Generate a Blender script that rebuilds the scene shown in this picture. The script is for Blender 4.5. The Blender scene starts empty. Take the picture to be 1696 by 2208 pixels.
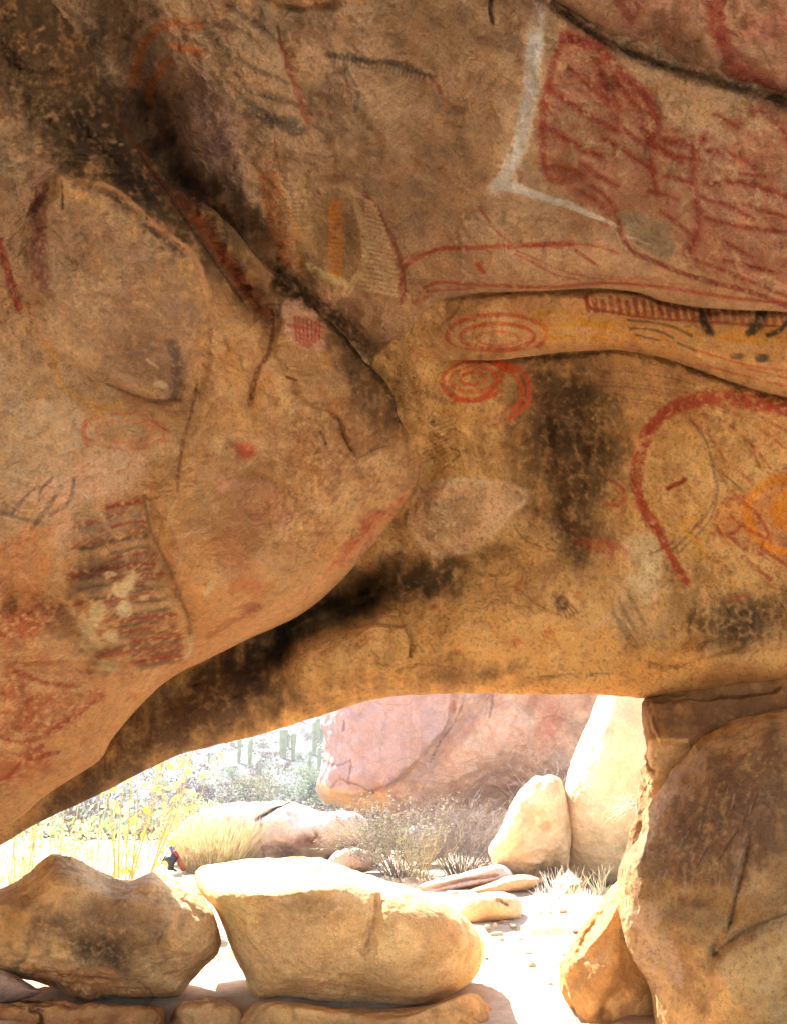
import bpy, bmesh, math, random
import numpy as np
from mathutils import Vector, Matrix
R = math.radians
scene = bpy.context.scene
COL = scene.collection
random.seed(7); rng = np.random.default_rng(7)
# ------------------------------------------------------------------ camera frame
F_PX, PITCH, EYE = 1733.0, R(19.0), 1.3
SP, CP = math.sin(PITCH), math.cos(PITCH)
def W(px, py, d):
    """photo pixel (1696x2208) + planar depth (m) -> world point(s)"""
    px = np.asarray(px, float); py = np.asarray(py, float); d = np.asarray(d, float)
    x = (px - 848.0) / F_PX; y = (1104.0 - py) / F_PX
    return np.stack([d * x, d * (CP - y * SP), EYE + d * (SP + y * CP)], -1)
def s2l(c):
    c = np.asarray(c, float) / 255.0
    return np.where(c <= 0.04045, c / 12.92, ((c + 0.055) / 1.055) ** 2.4)
# ------------------------------------------------------------------ noise
def _h(ix, iy, iz, seed):
    h = (ix.astype(np.uint32) * np.uint32(374761393) + iy.astype(np.uint32) * np.uint32(668265263)
         + iz.astype(np.uint32) * np.uint32(2147483647 - 777) + np.uint32((seed * 974711) & 0xffffffff))
    h = (h ^ (h >> np.uint32(13))) * np.uint32(1274126177)
    h = h ^ (h >> np.uint32(16))
    return (h & np.uint32(0xffffff)).astype(np.float32) / np.float32(0x7fffff) - 1.0
def vn2(x, y, seed=0):
    fx = np.floor(x); fy = np.floor(y)
    ix = fx.astype(np.int64); iy = fy.astype(np.int64); iz = np.zeros_like(ix)
    u = x - fx; v = y - fy; u = u * u * (3 - 2 * u); v = v * v * (3 - 2 * v)
    a = _h(ix, iy, iz, seed); b = _h(ix + 1, iy, iz, seed); c = _h(ix, iy + 1, iz, seed); d = _h(ix + 1, iy + 1, iz, seed)
    return (a * (1 - u) + b * u) * (1 - v) + (c * (1 - u) + d * u) * v
def fbm2(x, y, sc, octv=4, seed=0, ang=0.5):
    r = 0; a = 1.0; t = 0; x = np.asarray(x, float) / sc; y = np.asarray(y, float) / sc
    c, s = math.cos(ang), math.sin(ang)
    for o in range(octv):
        x, y = c * x - s * y + 13.7, s * x + c * y + 5.1
        r = r + a * vn2(x, y, seed + o); t += a; a *= 0.5; x = x * 2.03; y = y * 2.03
    return r / t * 1.5
def vn3(p, seed=0):
    f = np.floor(p); i = f.astype(np.int64); u = p - f; u = u * u * (3 - 2 * u); r = 0
    for dx in (0, 1):
        for dy in (0, 1):
            for dz in (0, 1):
                w = (u[:, 0] if dx else 1 - u[:, 0]) * (u[:, 1] if dy else 1 - u[:, 1]) * (u[:, 2] if dz else 1 - u[:, 2])
                r = r + w * _h(i[:, 0] + dx, i[:, 1] + dy, i[:, 2] + dz, seed)
    return r
def fbm3(p, sc, octv=4, seed=0):
    r = 0; a = 1.0; t = 0; q = p / sc + 31.3
    for o in range(octv):
        r = r + a * vn3(q, seed + o); t += a; a *= 0.5
        q = q[:, [1, 2, 0]] * 2.03 + 3.1
    return r / t * 1.5
def sstep(a, b, x):
    t = np.clip((x - a) / (b - a), 0, 1); return t * t * (3 - 2 * t)
def catmull(pts, n=8, closed=False):
    P = np.array(pts, float); m = len(P); out = []
    rngi = range(m) if closed else range(m - 1)
    for i in rngi:
        if closed: p0, p1, p2, p3 = P[(i - 1) % m], P[i], P[(i + 1) % m], P[(i + 2) % m]
        else: p0, p1, p2, p3 = P[max(i - 1, 0)], P[i], P[i + 1], P[min(i + 2, m - 1)]
        for k in range(n):
            t = k / n
            out.append(0.5 * ((2 * p1) + (-p0 + p2) * t + (2 * p0 - 5 * p1 + 4 * p2 - p3) * t * t + (-p0 + 3 * p1 - 3 * p2 + p3) * t ** 3))
    if not closed: out.append(P[-1])
    return np.array(out)
def dist_poly(x, y, P):
    """distance to a polyline and the fraction along it"""
    best = np.full(x.shape, 1e9); frac = np.zeros(x.shape); n = len(P) - 1
    for i in range(n):
        a, b = P[i], P[i + 1]; d = b - a; L = d @ d + 1e-9
        t = np.clip(((x - a[0]) * d[0] + (y - a[1]) * d[1]) / L, 0, 1)
        q = np.hypot(x - a[0] - t * d[0], y - a[1] - t * d[1])
        m = q < best; best[m] = q[m]; frac[m] = ((i + t) / n)[m]
    return best, frac
def in_poly(x, y, P):
    """signed distance (positive inside) to a closed polygon"""
    P = np.array(P, float); ins = np.zeros(x.shape, bool); m = len(P); best = np.full(x.shape, 1e9)
    for i in range(m):
        a, b = P[i], P[(i + 1) % m]
        c = ((a[1] > y) != (b[1] > y)) & (x < (b[0] - a[0]) * (y - a[1]) / (b[1] - a[1] + 1e-12) + a[0])
        ins ^= c; d = b - a; L = d @ d + 1e-9
        t = np.clip(((x - a[0]) * d[0] + (y - a[1]) * d[1]) / L, 0, 1)
        best = np.minimum(best, np.hypot(x - a[0] - t * d[0], y - a[1] - t * d[1]))
    return np.where(ins, best, -best)
# ------------------------------------------------------------------ paint: pigment, stain and some painted light and shade on a rock surface
RED, RED2, DRED = (158, 62, 40), (172, 88, 62), (104, 46, 38)
ORA, YEL, CRE, WHI = (198, 120, 30), (206, 168, 88), (222, 196, 140), (228, 200, 184)
BLK, SOOT, GRY, LIL, BRN = (52, 46, 44), (46, 34, 24), (92, 88, 84), (160, 130, 138), (116, 74, 42)
class Paint:
    def __init__(s, px, py, base, seed=0):
        s.x = np.asarray(px, float); s.y = np.asarray(py, float); N = len(s.x); s.seed = seed
        s.nf = fbm2(s.x, s.y, 9, 3, 100); s.nm = fbm2(s.x, s.y, 34, 4, 200); s.nl = fbm2(s.x, s.y, 150, 4, 300)
        s.ns = fbm2(s.x, s.y * .28, 16, 4, 350, 0.12)
        s.c = np.tile(s2l(base), (N, 1))
    def mix(s, idx, a, col):
        a = np.clip(a, 0, 1)[:, None]; s.c[idx] = s.c[idx] * (1 - a) + s2l(col) * a
    def _box(s, P, m):
        P = np.asarray(P); return np.nonzero((s.x > P[:, 0].min() - m) & (s.x < P[:, 0].max() + m) & (s.y > P[:, 1].min() - m) & (s.y < P[:, 1].max() + m))[0]
    def stroke(s, pts, w, col, op=0.8, rough=0.35, brk=0.35, w2=None, soft=0.35, closed=False):
        P = catmull(pts, 6, closed) if len(pts) > 2 else np.array(pts, float)
        if closed: P = np.vstack([P, P[:1]])
        i = s._box(P, w * 1.6 + 6)
        if not len(i): return
        d, f = dist_poly(s.x[i], s.y[i], P)
        ww = (w if w2 is None else w + (w2 - w) * f) * (1.28 if w < 30 else 1.0); op = min(1, op * 1.12)
        d = d + (s.nf[i] * rough + s.nm[i] * rough * 0.6) * np.maximum(ww, 7) * 0.6
        soft = soft * 1.35; e = ww / 2; sf = np.maximum(ww * soft, 2.6)
        a = sstep(0, 1, (e + sf * 0.5 - d) / sf)
        a = a * op * np.clip(1 - brk + brk * 1.6 * (0.55 + s.nf[i] + 0.6 * s.nm[i]), 0, 1)
        s.mix(i, a, col)
    def ell(s, cx, cy, rx, ry, col, op=0.8, rot=0, soft=0.5, nz=0.4, brk=0.3):
        r = max(rx, ry) * (2.2 + soft); i = np.nonzero((abs(s.x - cx) < r) & (abs(s.y - cy) < r))[0]
        if not len(i): return
        c, q = math.cos(R(rot)), math.sin(R(rot)); dx = s.x[i] - cx; dy = s.y[i] - cy
        u = (c * dx + q * dy) / rx; v = (-q * dx + c * dy) / ry
        dk = sum(col) < 230 and max(rx, ry) > 24
        if dk: soft = soft + .9; brk = min(brk, .3); op = op * 1.1
        d = np.hypot(u, v) + nz * ((s.nm[i] * 0.5 + 0.6 * s.nl[i] + .45 * s.ns[i]) if dk else (s.nm[i] * 0.7 + 0.3 * s.nf[i] + 0.3 * s.nl[i]))
        a = sstep(1 + soft * 0.5, 1 - soft * 0.7, d) * op * np.clip(1 - brk + brk * 2 * (0.5 + s.nf[i] * 1.2), 0, 1)
        s.mix(i, a, col)
    def poly(s, pts, col, op=0.7, soft=20, nz=25, brk=0.4):
        i = s._box(pts, soft * 2.6 + nz * 1.5)
        if not len(i): return
        if sum(col) < 230: soft = soft * 2.6; brk = min(brk, .3); d = in_poly(s.x[i], s.y[i], pts) + nz * (s.nm[i] * .7 + s.nl[i] + .8 * s.ns[i])
        else: d = in_poly(s.x[i], s.y[i], pts) + nz * (s.nm[i] + 0.5 * s.nf[i])
        a = sstep(-soft / 2, soft / 2, d) * op * np.clip(1 - brk + brk * 1.7 * (0.55 + s.nf[i] + 0.7 * s.nm[i]), 0, 1)
        s.mix(i, a, col)
    def ring(s, cx, cy, rx, ry, w, col, op=0.75, rot=0, a0=0, a1=360, **k):
        c, q = math.cos(R(rot)), math.sin(R(rot)); n = 26
        P = []
        for j in range(n + 1):
            t = R(a0 + (a1 - a0) * j / n); u = rx * math.cos(t); v = ry * math.sin(t)
            P.append((cx + c * u - q * v, cy + q * u + c * v))
        s.stroke(P[::2] if len(P) > 12 else P, w, col, op, **k)
    def mottle(s, cols, sc, amp, seed, lo=0.1, hi=0.6, ax=1.0):
        for k, cl in enumerate(cols):
            n = fbm2(s.x * ax, s.y, sc, 5, seed + 17 * k)
            s.mix(slice(None), sstep(lo, hi, n) * amp, cl)
    def grade(s, sat=None, lift=1.46, con=1.18):
        if sat is None: sat = {1: 1.0, 2: 1.0, 3: .88, 4: .86, 5: 1.0}.get(s.seed, .95)
        l = s.c @ np.array([.3, .5, .2]); s.c = s.c * ((np.maximum(l, .004) / .27) ** (con - 1))[:, None]; l = s.c @ np.array([.3, .5, .2]); s.c = np.clip((l[:, None] + (s.c - l[:, None]) * sat) * lift * np.array({1: [1.0, .99, .93], 3: [1.0, .99, .95], 5: [1.02, .99, .92]}.get(s.seed, [1.0, .99, .95])), 0, .8)
    def speck(s, col, sc, thr, op, seed):
        op = op * .55; n = fbm2(s.x, s.y, sc * .7, 2, seed); s.mix(slice(None), sstep(thr, thr + 0.25, n) * op, col)
# ------------------------------------------------------------------ relief: list of features -> metres towards the camera
def relief(px, py, feats):
    r = np.zeros(px.shape)
    for f in feats:
        k = f[0]
        if k == 'b':      # bulge cx cy rx ry rot h (power)
            _, cx, cy, rx, ry, rot, h = f[:7]; pw = f[7] if len(f) > 7 else 1.0
            c, q = math.cos(R(rot)), math.sin(R(rot)); dx = px - cx; dy = py - cy
            u = (c * dx + q * dy) / rx; v = (-q * dx + c * dy) / ry
            r = r + 1.45 * h * np.exp(-((u * u + v * v) ** pw))
        elif k == 'c':    # crease: pts width depth
            P = catmull(f[1], 6) if len(f[1]) > 2 else np.array(f[1], float); w, h = f[2], f[3]
            i = np.nonzero((px > P[:, 0].min() - w * 4) & (px < P[:, 0].max() + w * 4) & (py > P[:, 1].min() - w * 4) & (py < P[:, 1].max() + w * 4))[0]
            if len(i):
                j = fbm2(px[i], py[i], max(w * 1.5, 8), 3, 55) * w * 0.45
                d, fr = dist_poly(px[i] + j, py[i] - j, P); ta = np.clip(np.minimum(fr, 1 - fr) * 6 + 0.15, 0, 1)
                r[i] -= h * ta * np.exp(-(np.sqrt(d * d + .09 * w * w) / w) ** 1.5)
        elif k == 'p':    # raised plate: polygon, edge softness px, height
            P = np.array(f[1], float); sf, h = f[2], f[3]
            i = np.nonzero((px > P[:, 0].min() - sf * 2) & (px < P[:, 0].max() + sf * 2) & (py > P[:, 1].min() - sf * 2) & (py < P[:, 1].max() + sf * 2))[0]
            if len(i):
                j = fbm2(px[i], py[i], 40, 4, 77) * min(sf * 1.2, 14)
                r[i] += h * sstep(-sf, sf, in_poly(px[i], py[i], P) + j)
    return r
# ------------------------------------------------------------------ mesh output
def tag(o, label=None, cat=None, group=None, kind=None):
    if label: o['label'] = label
    if cat: o['category'] = cat
    if group: o['group'] = group
    if kind: o['kind'] = kind
    return o
def link_mesh(name, V, faces, mat, col=None, parent=None, smooth=True, origin='base'):
    V = np.asarray(V, float)
    if parent is not None: org = np.array(parent['_w'] if '_w' in parent else (0, 0, 0))
    elif origin == 'base': org = np.array([(V[:, 0].min() + V[:, 0].max()) / 2, (V[:, 1].min() + V[:, 1].max()) / 2, V[:, 2].min()])
    else: org = np.array(origin, float)
    me = bpy.data.meshes.new(name)
    if isinstance(faces, np.ndarray):
        n = len(faces); k = faces.shape[1]
        me.vertices.add(len(V)); me.vertices.foreach_set('co', (V - org).astype(np.float32).ravel())
        me.loops.add(n * k); me.loops.foreach_set('vertex_index', faces.astype(np.int32).ravel())
        me.polygons.add(n); me.polygons.foreach_set('loop_start', np.arange(0, n * k, k, dtype=np.int32))
        me.polygons.foreach_set('loop_total', np.full(n, k, dtype=np.int32))
        me.update(calc_edges=True)
    else:
        me.from_pydata([tuple(v) for v in (V - org)], [], faces); me.update()
    if smooth: me.polygons.foreach_set('use_smooth', np.ones(len(me.polygons), bool))
    if col is not None:
        at = me.color_attributes.new('pig', 'FLOAT_COLOR', 'POINT')
        c4 = np.ones((len(V), 4), np.float32); c4[:, :3] = col; at.data.foreach_set('color', c4.ravel())
    me.materials.append(mat)
    o = bpy.data.objects.new(name, me); COL.objects.link(o)
    if parent is not None: o.parent = parent
    else: o.location = org
    return o
def empty(name, loc):
    o = bpy.data.objects.new(name, None); COL.objects.link(o); o.location = loc; o['_w'] = tuple(float(v) for v in loc); return o
def grid_faces(nr, nc, flip=False):
    a = np.arange(nr * nc).reshape(nr, nc)
    q = np.stack([a[:-1, :-1], a[:-1, 1:], a[1:, 1:], a[1:, :-1]], -1).reshape(-1, 4)
    return q[:, ::-1] if flip else q
# ------------------------------------------------------------------ materials
def newmat(name):
    m = bpy.data.materials.new(name); m.use_nodes = True; nt = m.node_tree; nt.nodes.clear()
    out = nt.nodes.new('ShaderNodeOutputMaterial'); return m, nt, out
def N(nt, t, **kw):
    n = nt.nodes.new(t)
    for k, v in kw.items():
        if k in n.inputs: n.inputs[k].default_value = v
        else: setattr(n, k, v)
    return n
def rock_mat(name, color=None, attr=True, mott=0.35, sc=1.0, bump=0.6, rough=0.9, spots=0.5, crack=0.25):
    m, nt, out = newmat(name); L = nt.links.new
    bs = N(nt, 'ShaderNodeBsdfPrincipled', Roughness=rough); bs.inputs['Specular IOR Level'].default_value = 0.25
    tc = N(nt, 'ShaderNodeTexCoord')
    if attr: src = N(nt, 'ShaderNodeVertexColor', layer_name='pig').outputs[0]
    else:
        rgb = N(nt, 'ShaderNodeRGB'); rgb.outputs[0].default_value = (*s2l(color), 1); src = rgb.outputs[0]
    def noise(scale, det=5, ro=0.6, dist=0.0):
        n = N(nt, 'ShaderNodeTexNoise', Scale=scale, Detail=det, Roughness=ro, Distortion=dist); L(tc.outputs['Object'], n.inputs['Vector']); return n
    def ramp(s, a, b, va, vb):
        r = N(nt, 'ShaderNodeMapRange'); r.inputs[1].default_value = a; r.inputs[2].default_value = b; r.inputs[3].default_value = va; r.inputs[4].default_value = vb
        L(s, r.inputs[0]); return r.outputs[0]
    n1 = noise(3.2 * sc, 6, 0.62, 0.6); n2 = noise(22 * sc, 6, 0.7, 0.3); n3 = noise(130 * sc, 3, 0.7); n4 = noise(9 * sc, 5, 0.65, 1.2)
    f1 = ramp(n1.outputs[0], 0.3, 0.7, 1 - mott * 0.7, 1 + mott * 0.55)
    f2 = ramp(n2.outputs[0], 0.3, 0.7, 1 - mott * 0.75, 1 + mott * 0.5)
    f3 = ramp(n3.outputs[0], 0.3, 0.7, 1 - spots * 0.55, 1 + spots * 0.45)
    mu = N(nt, 'ShaderNodeMath', operation='MULTIPLY'); L(f1, mu.inputs[0]); L(f2, mu.inputs[1])
    mu2 = N(nt, 'ShaderNodeMath', operation='MULTIPLY'); L(mu.outputs[0], mu2.inputs[0]); L(f3, mu2.inputs[1])
    sc_ = N(nt, 'ShaderNodeVectorMath', operation='SCALE'); L(src, sc_.inputs[0]); L(mu2.outputs[0], sc_.inputs['Scale'])
    # slow warm / cool drift of the stone's own colour
    hs = N(nt, 'ShaderNodeMix', data_type='RGBA', blend_type='MULTIPLY'); hs.inputs[0].default_value = 1.0
    cr = N(nt, 'ShaderNodeValToRGB'); L(n4.outputs[0], cr.inputs[0])
    cr.color_ramp.elements[0].position = 0.32; cr.color_ramp.elements[0].color = (1.0, 0.93, 0.84, 1)
    cr.color_ramp.elements[1].position = 0.68; cr.color_ramp.elements[1].color = (0.97, 1.0, 1.04, 1)
    L(sc_.outputs[0], hs.inputs[6]); L(cr.outputs[0], hs.inputs[7])
    L(hs.outputs[2], bs.inputs['Base Color'])
    # relief: grain, pits and hairline cracks
    vo = N(nt, 'ShaderNodeTexVoronoi', feature='DISTANCE_TO_EDGE', Scale=2.3 * sc); vo.inputs['Randomness'].default_value = 1.0
    wv = N(nt, 'ShaderNodeVectorMath', operation='ADD'); s1 = N(nt, 'ShaderNodeVectorMath', operation='SCALE'); s1.inputs['Scale'].default_value = 0.22
    L(n4.outputs[1], s1.inputs[0]); L(tc.outputs['Object'], wv.inputs[0]); L(s1.outputs[0], wv.inputs[1]); L(wv.outputs[0], vo.inputs['Vector'])
    ck = ramp(vo.outputs['Distance'], 0.0, 0.018, -crack, 0.0)
    hsum = None
    for node, w in ((n4.outputs[0], 1.6), (n2.outputs[0], 1.0), (n3.outputs[0], 0.28)):
        mm = N(nt, 'ShaderNodeMath', operation='MULTIPLY'); L(node, mm.inputs[0]); mm.inputs[1].default_value = w
        if hsum is None: hsum = mm.outputs[0]
        else:
            ad = N(nt, 'ShaderNodeMath', operation='ADD'); L(hsum, ad.inputs[0]); L(mm.outputs[0], ad.inputs[1]); hsum = ad.outputs[0]
    ad = N(nt, 'ShaderNodeMath', operation='ADD'); L(hsum, ad.inputs[0]); L(ck, ad.inputs[1])
    bp = N(nt, 'ShaderNodeBump', Strength=bump, Distance=0.03 / sc); L(ad.outputs[0], bp.inputs['Height']); L(bp.outputs[0], bs.inputs['Normal'])
    L(bs.outputs[0], out.inputs[0]); return m
def leaf_mat(name, c1, c2, trans=0.5, rough=0.6, sc=9.0):
    m, nt, out = newmat(name); L = nt.links.new
    tc = N(nt, 'ShaderNodeTexCoord'); n = N(nt, 'ShaderNodeTexNoise', Scale=sc, Detail=3.0); L(tc.outputs['Object'], n.inputs['Vector'])
    cr = N(nt, 'ShaderNodeValToRGB'); L(n.outputs[0], cr.inputs[0])
    cr.color_ramp.elements[0].position = 0.35; cr.color_ramp.elements[0].color = (*s2l(c1), 1)
    cr.color_ramp.elements[1].position = 0.65; cr.color_ramp.elements[1].color = (*s2l(c2), 1)
    bs = N(nt, 'ShaderNodeBsdfPrincipled', Roughness=rough); bs.inputs['Specular IOR Level'].default_value = 0.3; L(cr.outputs[0], bs.inputs['Base Color'])
    tr = N(nt, 'ShaderNodeBsdfTranslucent'); L(cr.outputs[0], tr.inputs[0])
    mx = N(nt, 'ShaderNodeMixShader'); mx.inputs[0].default_value = trans; L(bs.outputs[0], mx.inputs[1]); L(tr.outputs[0], mx.inputs[2]); L(mx.outputs[0], out.inputs[0]); return m
M_PAINTED = rock_mat('painted_sandstone', mott=0.20, sc=1.0, bump=0.95, spots=0.34, crack=0.0)
M_ROCK = rock_mat('weathered_granite', mott=0.22, sc=1.0, bump=0.5, spots=0.45, crack=0.0)
M_FAR = rock_mat('far_rock', mott=0.22, sc=0.35, bump=0.6, spots=0.45, crack=0.6)
# ------------------------------------------------------------------ cave shell sheets
GR = 2.5
TLEFT, TAIL, CURV = 2200, 4.4, .045  # unseen reach of the rock, set to limit light from left and behind
def tspace(T, edge=26.0):
    t = [0.0]; st = 0.25
    while t[-1] < T:
        t.append(t[-1] + st); st = min(GR, st * 1.18)
    return np.array(t)
def wrapd(u, h, back=1.1):
    """how far the surface runs back behind the lip; u in 0..1"""
    return h + back * np.sin(u * math.pi / 2)
def add_tail(G, Cc, L, seed):  # unseen roof added behind the camera to cut light from the back
    """carry the rock on past the last row, back over the photographer"""
    top = G[-1]; rows = []; s_ = 0.0; st = .03
    while s_ < L:
        s_ += st; st = min(st * 1.15, .25); q = top.copy(); q[:, 1] -= s_; q[:, 2] += .16 * s_ - CURV * s_ ** 2
        q[:, 2] += fbm2(q[:, 0] * 100, q[:, 1] * 100, 120, 4, 70 + seed) * .12 * min(1, s_); rows.append(q)
    G2 = np.concatenate([G, np.array(rows)]); C2 = np.concatenate([Cc, np.repeat(Cc[-1:], len(rows), 0)])
    return G2.reshape(-1, 3), C2.reshape(-1, 3), len(G2)
def sheet_rows(name, lip, x0, x1, T, dfun, feats, paint, Rpx, hpx, label, cat, x2=None, tail=0, nz=(0.02, 90, 0.006, 22), back=0.9, backpx=260, jag=2.0, base=(178, 150, 118), seed=0):
    """a mass of rock whose lower lip is the curve lip(x); it rises from the lip and rounds back over it"""
    xs = np.arange(x0, x1 + GR, GR)
    if x2:
        ex = [xs[-1]]; st = GR
        while ex[-1] < x2: st *= 1.09; ex.append(ex[-1] + st)
        xs = np.concatenate([xs, ex[1:]])
    P = np.array(lip, float); C = catmull(P, 10)
    o = np.argsort(C[:, 0]); yb = np.interp(xs, C[o, 0], C[o, 1])
    yb = yb + jag * fbm2(xs, xs * 0 + seed * 9.1, 42, 5, 900 + seed)
    t = tspace(T); nb = 26; u = (np.arange(1, nb + 1) / nb)
    tb = -1 * np.ones(nb)
    PX = np.repeat(xs[None], len(t) + nb, 0)
    slope = np.gradient(yb, xs); cosl = np.maximum(1 / np.sqrt(1 + slope ** 2), .62)
    PY = np.empty_like(PX); ED = np.empty_like(PX)
    PY[nb:] = yb[None] - t[:, None]; ED[nb:] = t[:, None] * cosl[None]
    ub = u[::-1]
    PY[:nb] = yb[None] - (ub ** 2 * backpx)[:, None]; ED[:nb] = 0
    pf = PX.ravel(); qf = PY.ravel()
    D = dfun(PX, PY)
    q = np.clip(1 - ED / Rpx, 0, 1); hp = hpx(PX) if callable(hpx) else hpx; D = D + hp * (1 - np.sqrt(1 - q * q + 1e-9))
    rel = relief(pf, qf, feats).reshape(PX.shape)
    n1 = fbm2(pf, qf, nz[1], 5, 500 + seed).reshape(PX.shape) * nz[0] + fbm2(pf, qf, nz[3], 4, 600 + seed).reshape(PX.shape) * nz[2]
    n1 = n1 + (np.abs(fbm2(pf, qf, 75, 4, 640 + seed)) * .028 - .01 + np.abs(fbm2(pf * .8, qf, 21, 3, 660 + seed)) * .009).reshape(PX.shape)
    D = D - rel + n1
    edgeD = D[nb].copy()
    D[:nb] = edgeD[None] + (back(xs)[None] if callable(back) else back) * np.sin(ub * math.pi / 2)[:, None] + n1[:nb] * 3 - n1[nb][None] * 3
    Vv = W(pf, qf, D.ravel())
    pt = Paint(pf, qf, base, seed); paint(pt); pt.grade()
    nr = len(t) + nb; cc = pt.c
    if tail: Vv, cc, nr = add_tail(Vv.reshape(nr, len(xs), 3), cc.reshape(nr, len(xs), 3), tail, seed)
    fc = grid_faces(nr, len(xs), flip=True)
    ob = link_mesh(name, Vv, fc, M_PAINTED, cc); tag(ob, label, cat); return ob
def sheet_cols(name, edge, y0, y1, T, dfun, feats, paint, Rpx, hpx, label, cat, nz=(0.02, 90, 0.006, 22), back=0.9, backpx=260, base=(178, 150, 118), seed=0):
    """the same, for a mass that ends to the right along the curve edge(y)"""
    ys = np.arange(y0, y1 + GR, GR); C = catmull(edge, 10); o = np.argsort(C[:, 1])
    xb = np.interp(ys, C[o, 1], C[o, 0]) + 2.0 * fbm2(ys, ys * 0 + 3.3, 46, 5, 930)
    t = list(tspace(T)); st = GR
    while t[-1] < T + TLEFT: st *= 1.09; t.append(t[-1] + st)
    t = np.array(t); nb = 26; ub = (np.arange(1, nb + 1) / nb)[::-1]
    PY = np.repeat(ys[:, None], len(t) + nb, 1); PX = np.empty_like(PY); ED = np.zeros_like(PY)
    slope = np.gradient(xb, ys); cosl = 1 / np.sqrt(1 + slope ** 2)
    PX[:, nb:] = xb[:, None] - t[None]; ED[:, nb:] = t[None] * cosl[:, None]
    PX[:, :nb] = xb[:, None] - (ub ** 2 * backpx)[None]
    pf = PX.ravel(); qf = PY.ravel(); D = dfun(PX, PY)
    q = np.clip(1 - ED / Rpx, 0, 1); D = D + hpx * (1 - np.sqrt(1 - q * q + 1e-9))
    rel = relief(pf, qf, feats).reshape(PX.shape)
    n1 = fbm2(pf, qf, nz[1], 5, 500 + seed).reshape(PX.shape) * nz[0] + fbm2(pf, qf, nz[3], 4, 600 + seed).reshape(PX.shape) * nz[2]
    n1 = n1 + (np.abs(fbm2(pf, qf, 75, 4, 640 + seed)) * .028 - .01 + np.abs(fbm2(pf * .8, qf, 21, 3, 660 + seed)) * .009).reshape(PX.shape)
    D = D - rel + n1; e = D[:, nb].copy()
    D[:, :nb] = e[:, None] + (back * np.sin(ub * math.pi / 2))[None]
    pt = Paint(pf, qf, base, seed); paint(pt); pt.grade()
    nc = len(t) + nb; G, cc, nr = add_tail(W(pf, qf, D.ravel()).reshape(len(ys), nc, 3)[::-1], pt.c.reshape(len(ys), nc, 3)[::-1], TAIL, seed)
    ob = link_mesh(name, G, grid_faces(nr, nc, True), M_PAINTED, cc); tag(ob, label, cat); return ob
# ================================================================== THE CAVE
def pch(xs, ys):
    xs = np.array(xs, float); ys = np.array(ys, float)
    def f(v):
        # smooth monotone-ish interpolation: cosine-free, blend of linear over a small window
        return (np.interp(v - 60, xs, ys) + np.interp(v - 20, xs, ys) + np.interp(v + 20, xs, ys) + np.interp(v + 60, xs, ys)) / 4
    return f
fB = pch([300, 620, 700, 750, 800, 900, 1100, 1300, 1420, 1520, 1800], [3.0, 3.34, 3.5, 3.60, 3.69, 3.85, 4.15, 4.38, 4.48, 4.52, 4.6])
fC = pch([-500, -300, 0, 200, 400, 620, 700, 750, 800, 900], [2.0, 2.15, 2.42, 2.68, 2.96, 3.34, 3.5, 3.60, 3.69, 3.85])
fA = pch([-400, 0, 300, 600, 850, 1000, 1150, 1300, 1450, 1600, 1800, 2000], [2.0, 2.22, 2.42, 2.72, 3.0, 3.13, 3.2, 3.28, 3.42, 3.6, 3.8, 3.9])
def bow(x): return 0.22 * (1.5 * np.tanh((x - 1040) / 1200.0)) ** 2
def dB(x, y): return fB(y) - bow(x) + 0.012 + 0.5 * sstep(900, 870, x) * sstep(0, 60, np.interp(x, [700, 760, 800, 830, 860, 890, 920], [790, 806, 800, 772, 738, 702, 668]) - 18 - y) + 0.6 * sstep(806, 740, x) * sstep(1000, 900, y)
def dS(x, y): return fB(y) - bow(x) - 0.15 * sstep(860, 1080, x) - 0.0004 * (y - 760) * sstep(900, 1100, x) + 0.6 * sstep(885, 840, x)
def dC(x, y): return fC(y) - bow(x) - 0.012 - 0.28 * sstep(865, 1080, x) * sstep(-100, 450, y)
def dE(x, y): return fC(y) - bow(x) - 0.15
def dA(x, y): return fA(y) - 0.55 * np.clip((600 - x) / 700.0, -0.4, 2.6) + 0.10

def strata(P, x0, x1, pts, col, op=0.25, n=8, gap=9, seed=1, w=3):
    r = random.Random(seed)
    for k in range(n):
        dy = k * gap + r.uniform(-3, 3)
        P.stroke([(a + r.uniform(-6, 6), b + dy) for a, b in pts], w * r.uniform(.6, 1.5), col, op * r.uniform(.5, 1.2), rough=.5, brk=.8)

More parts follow.
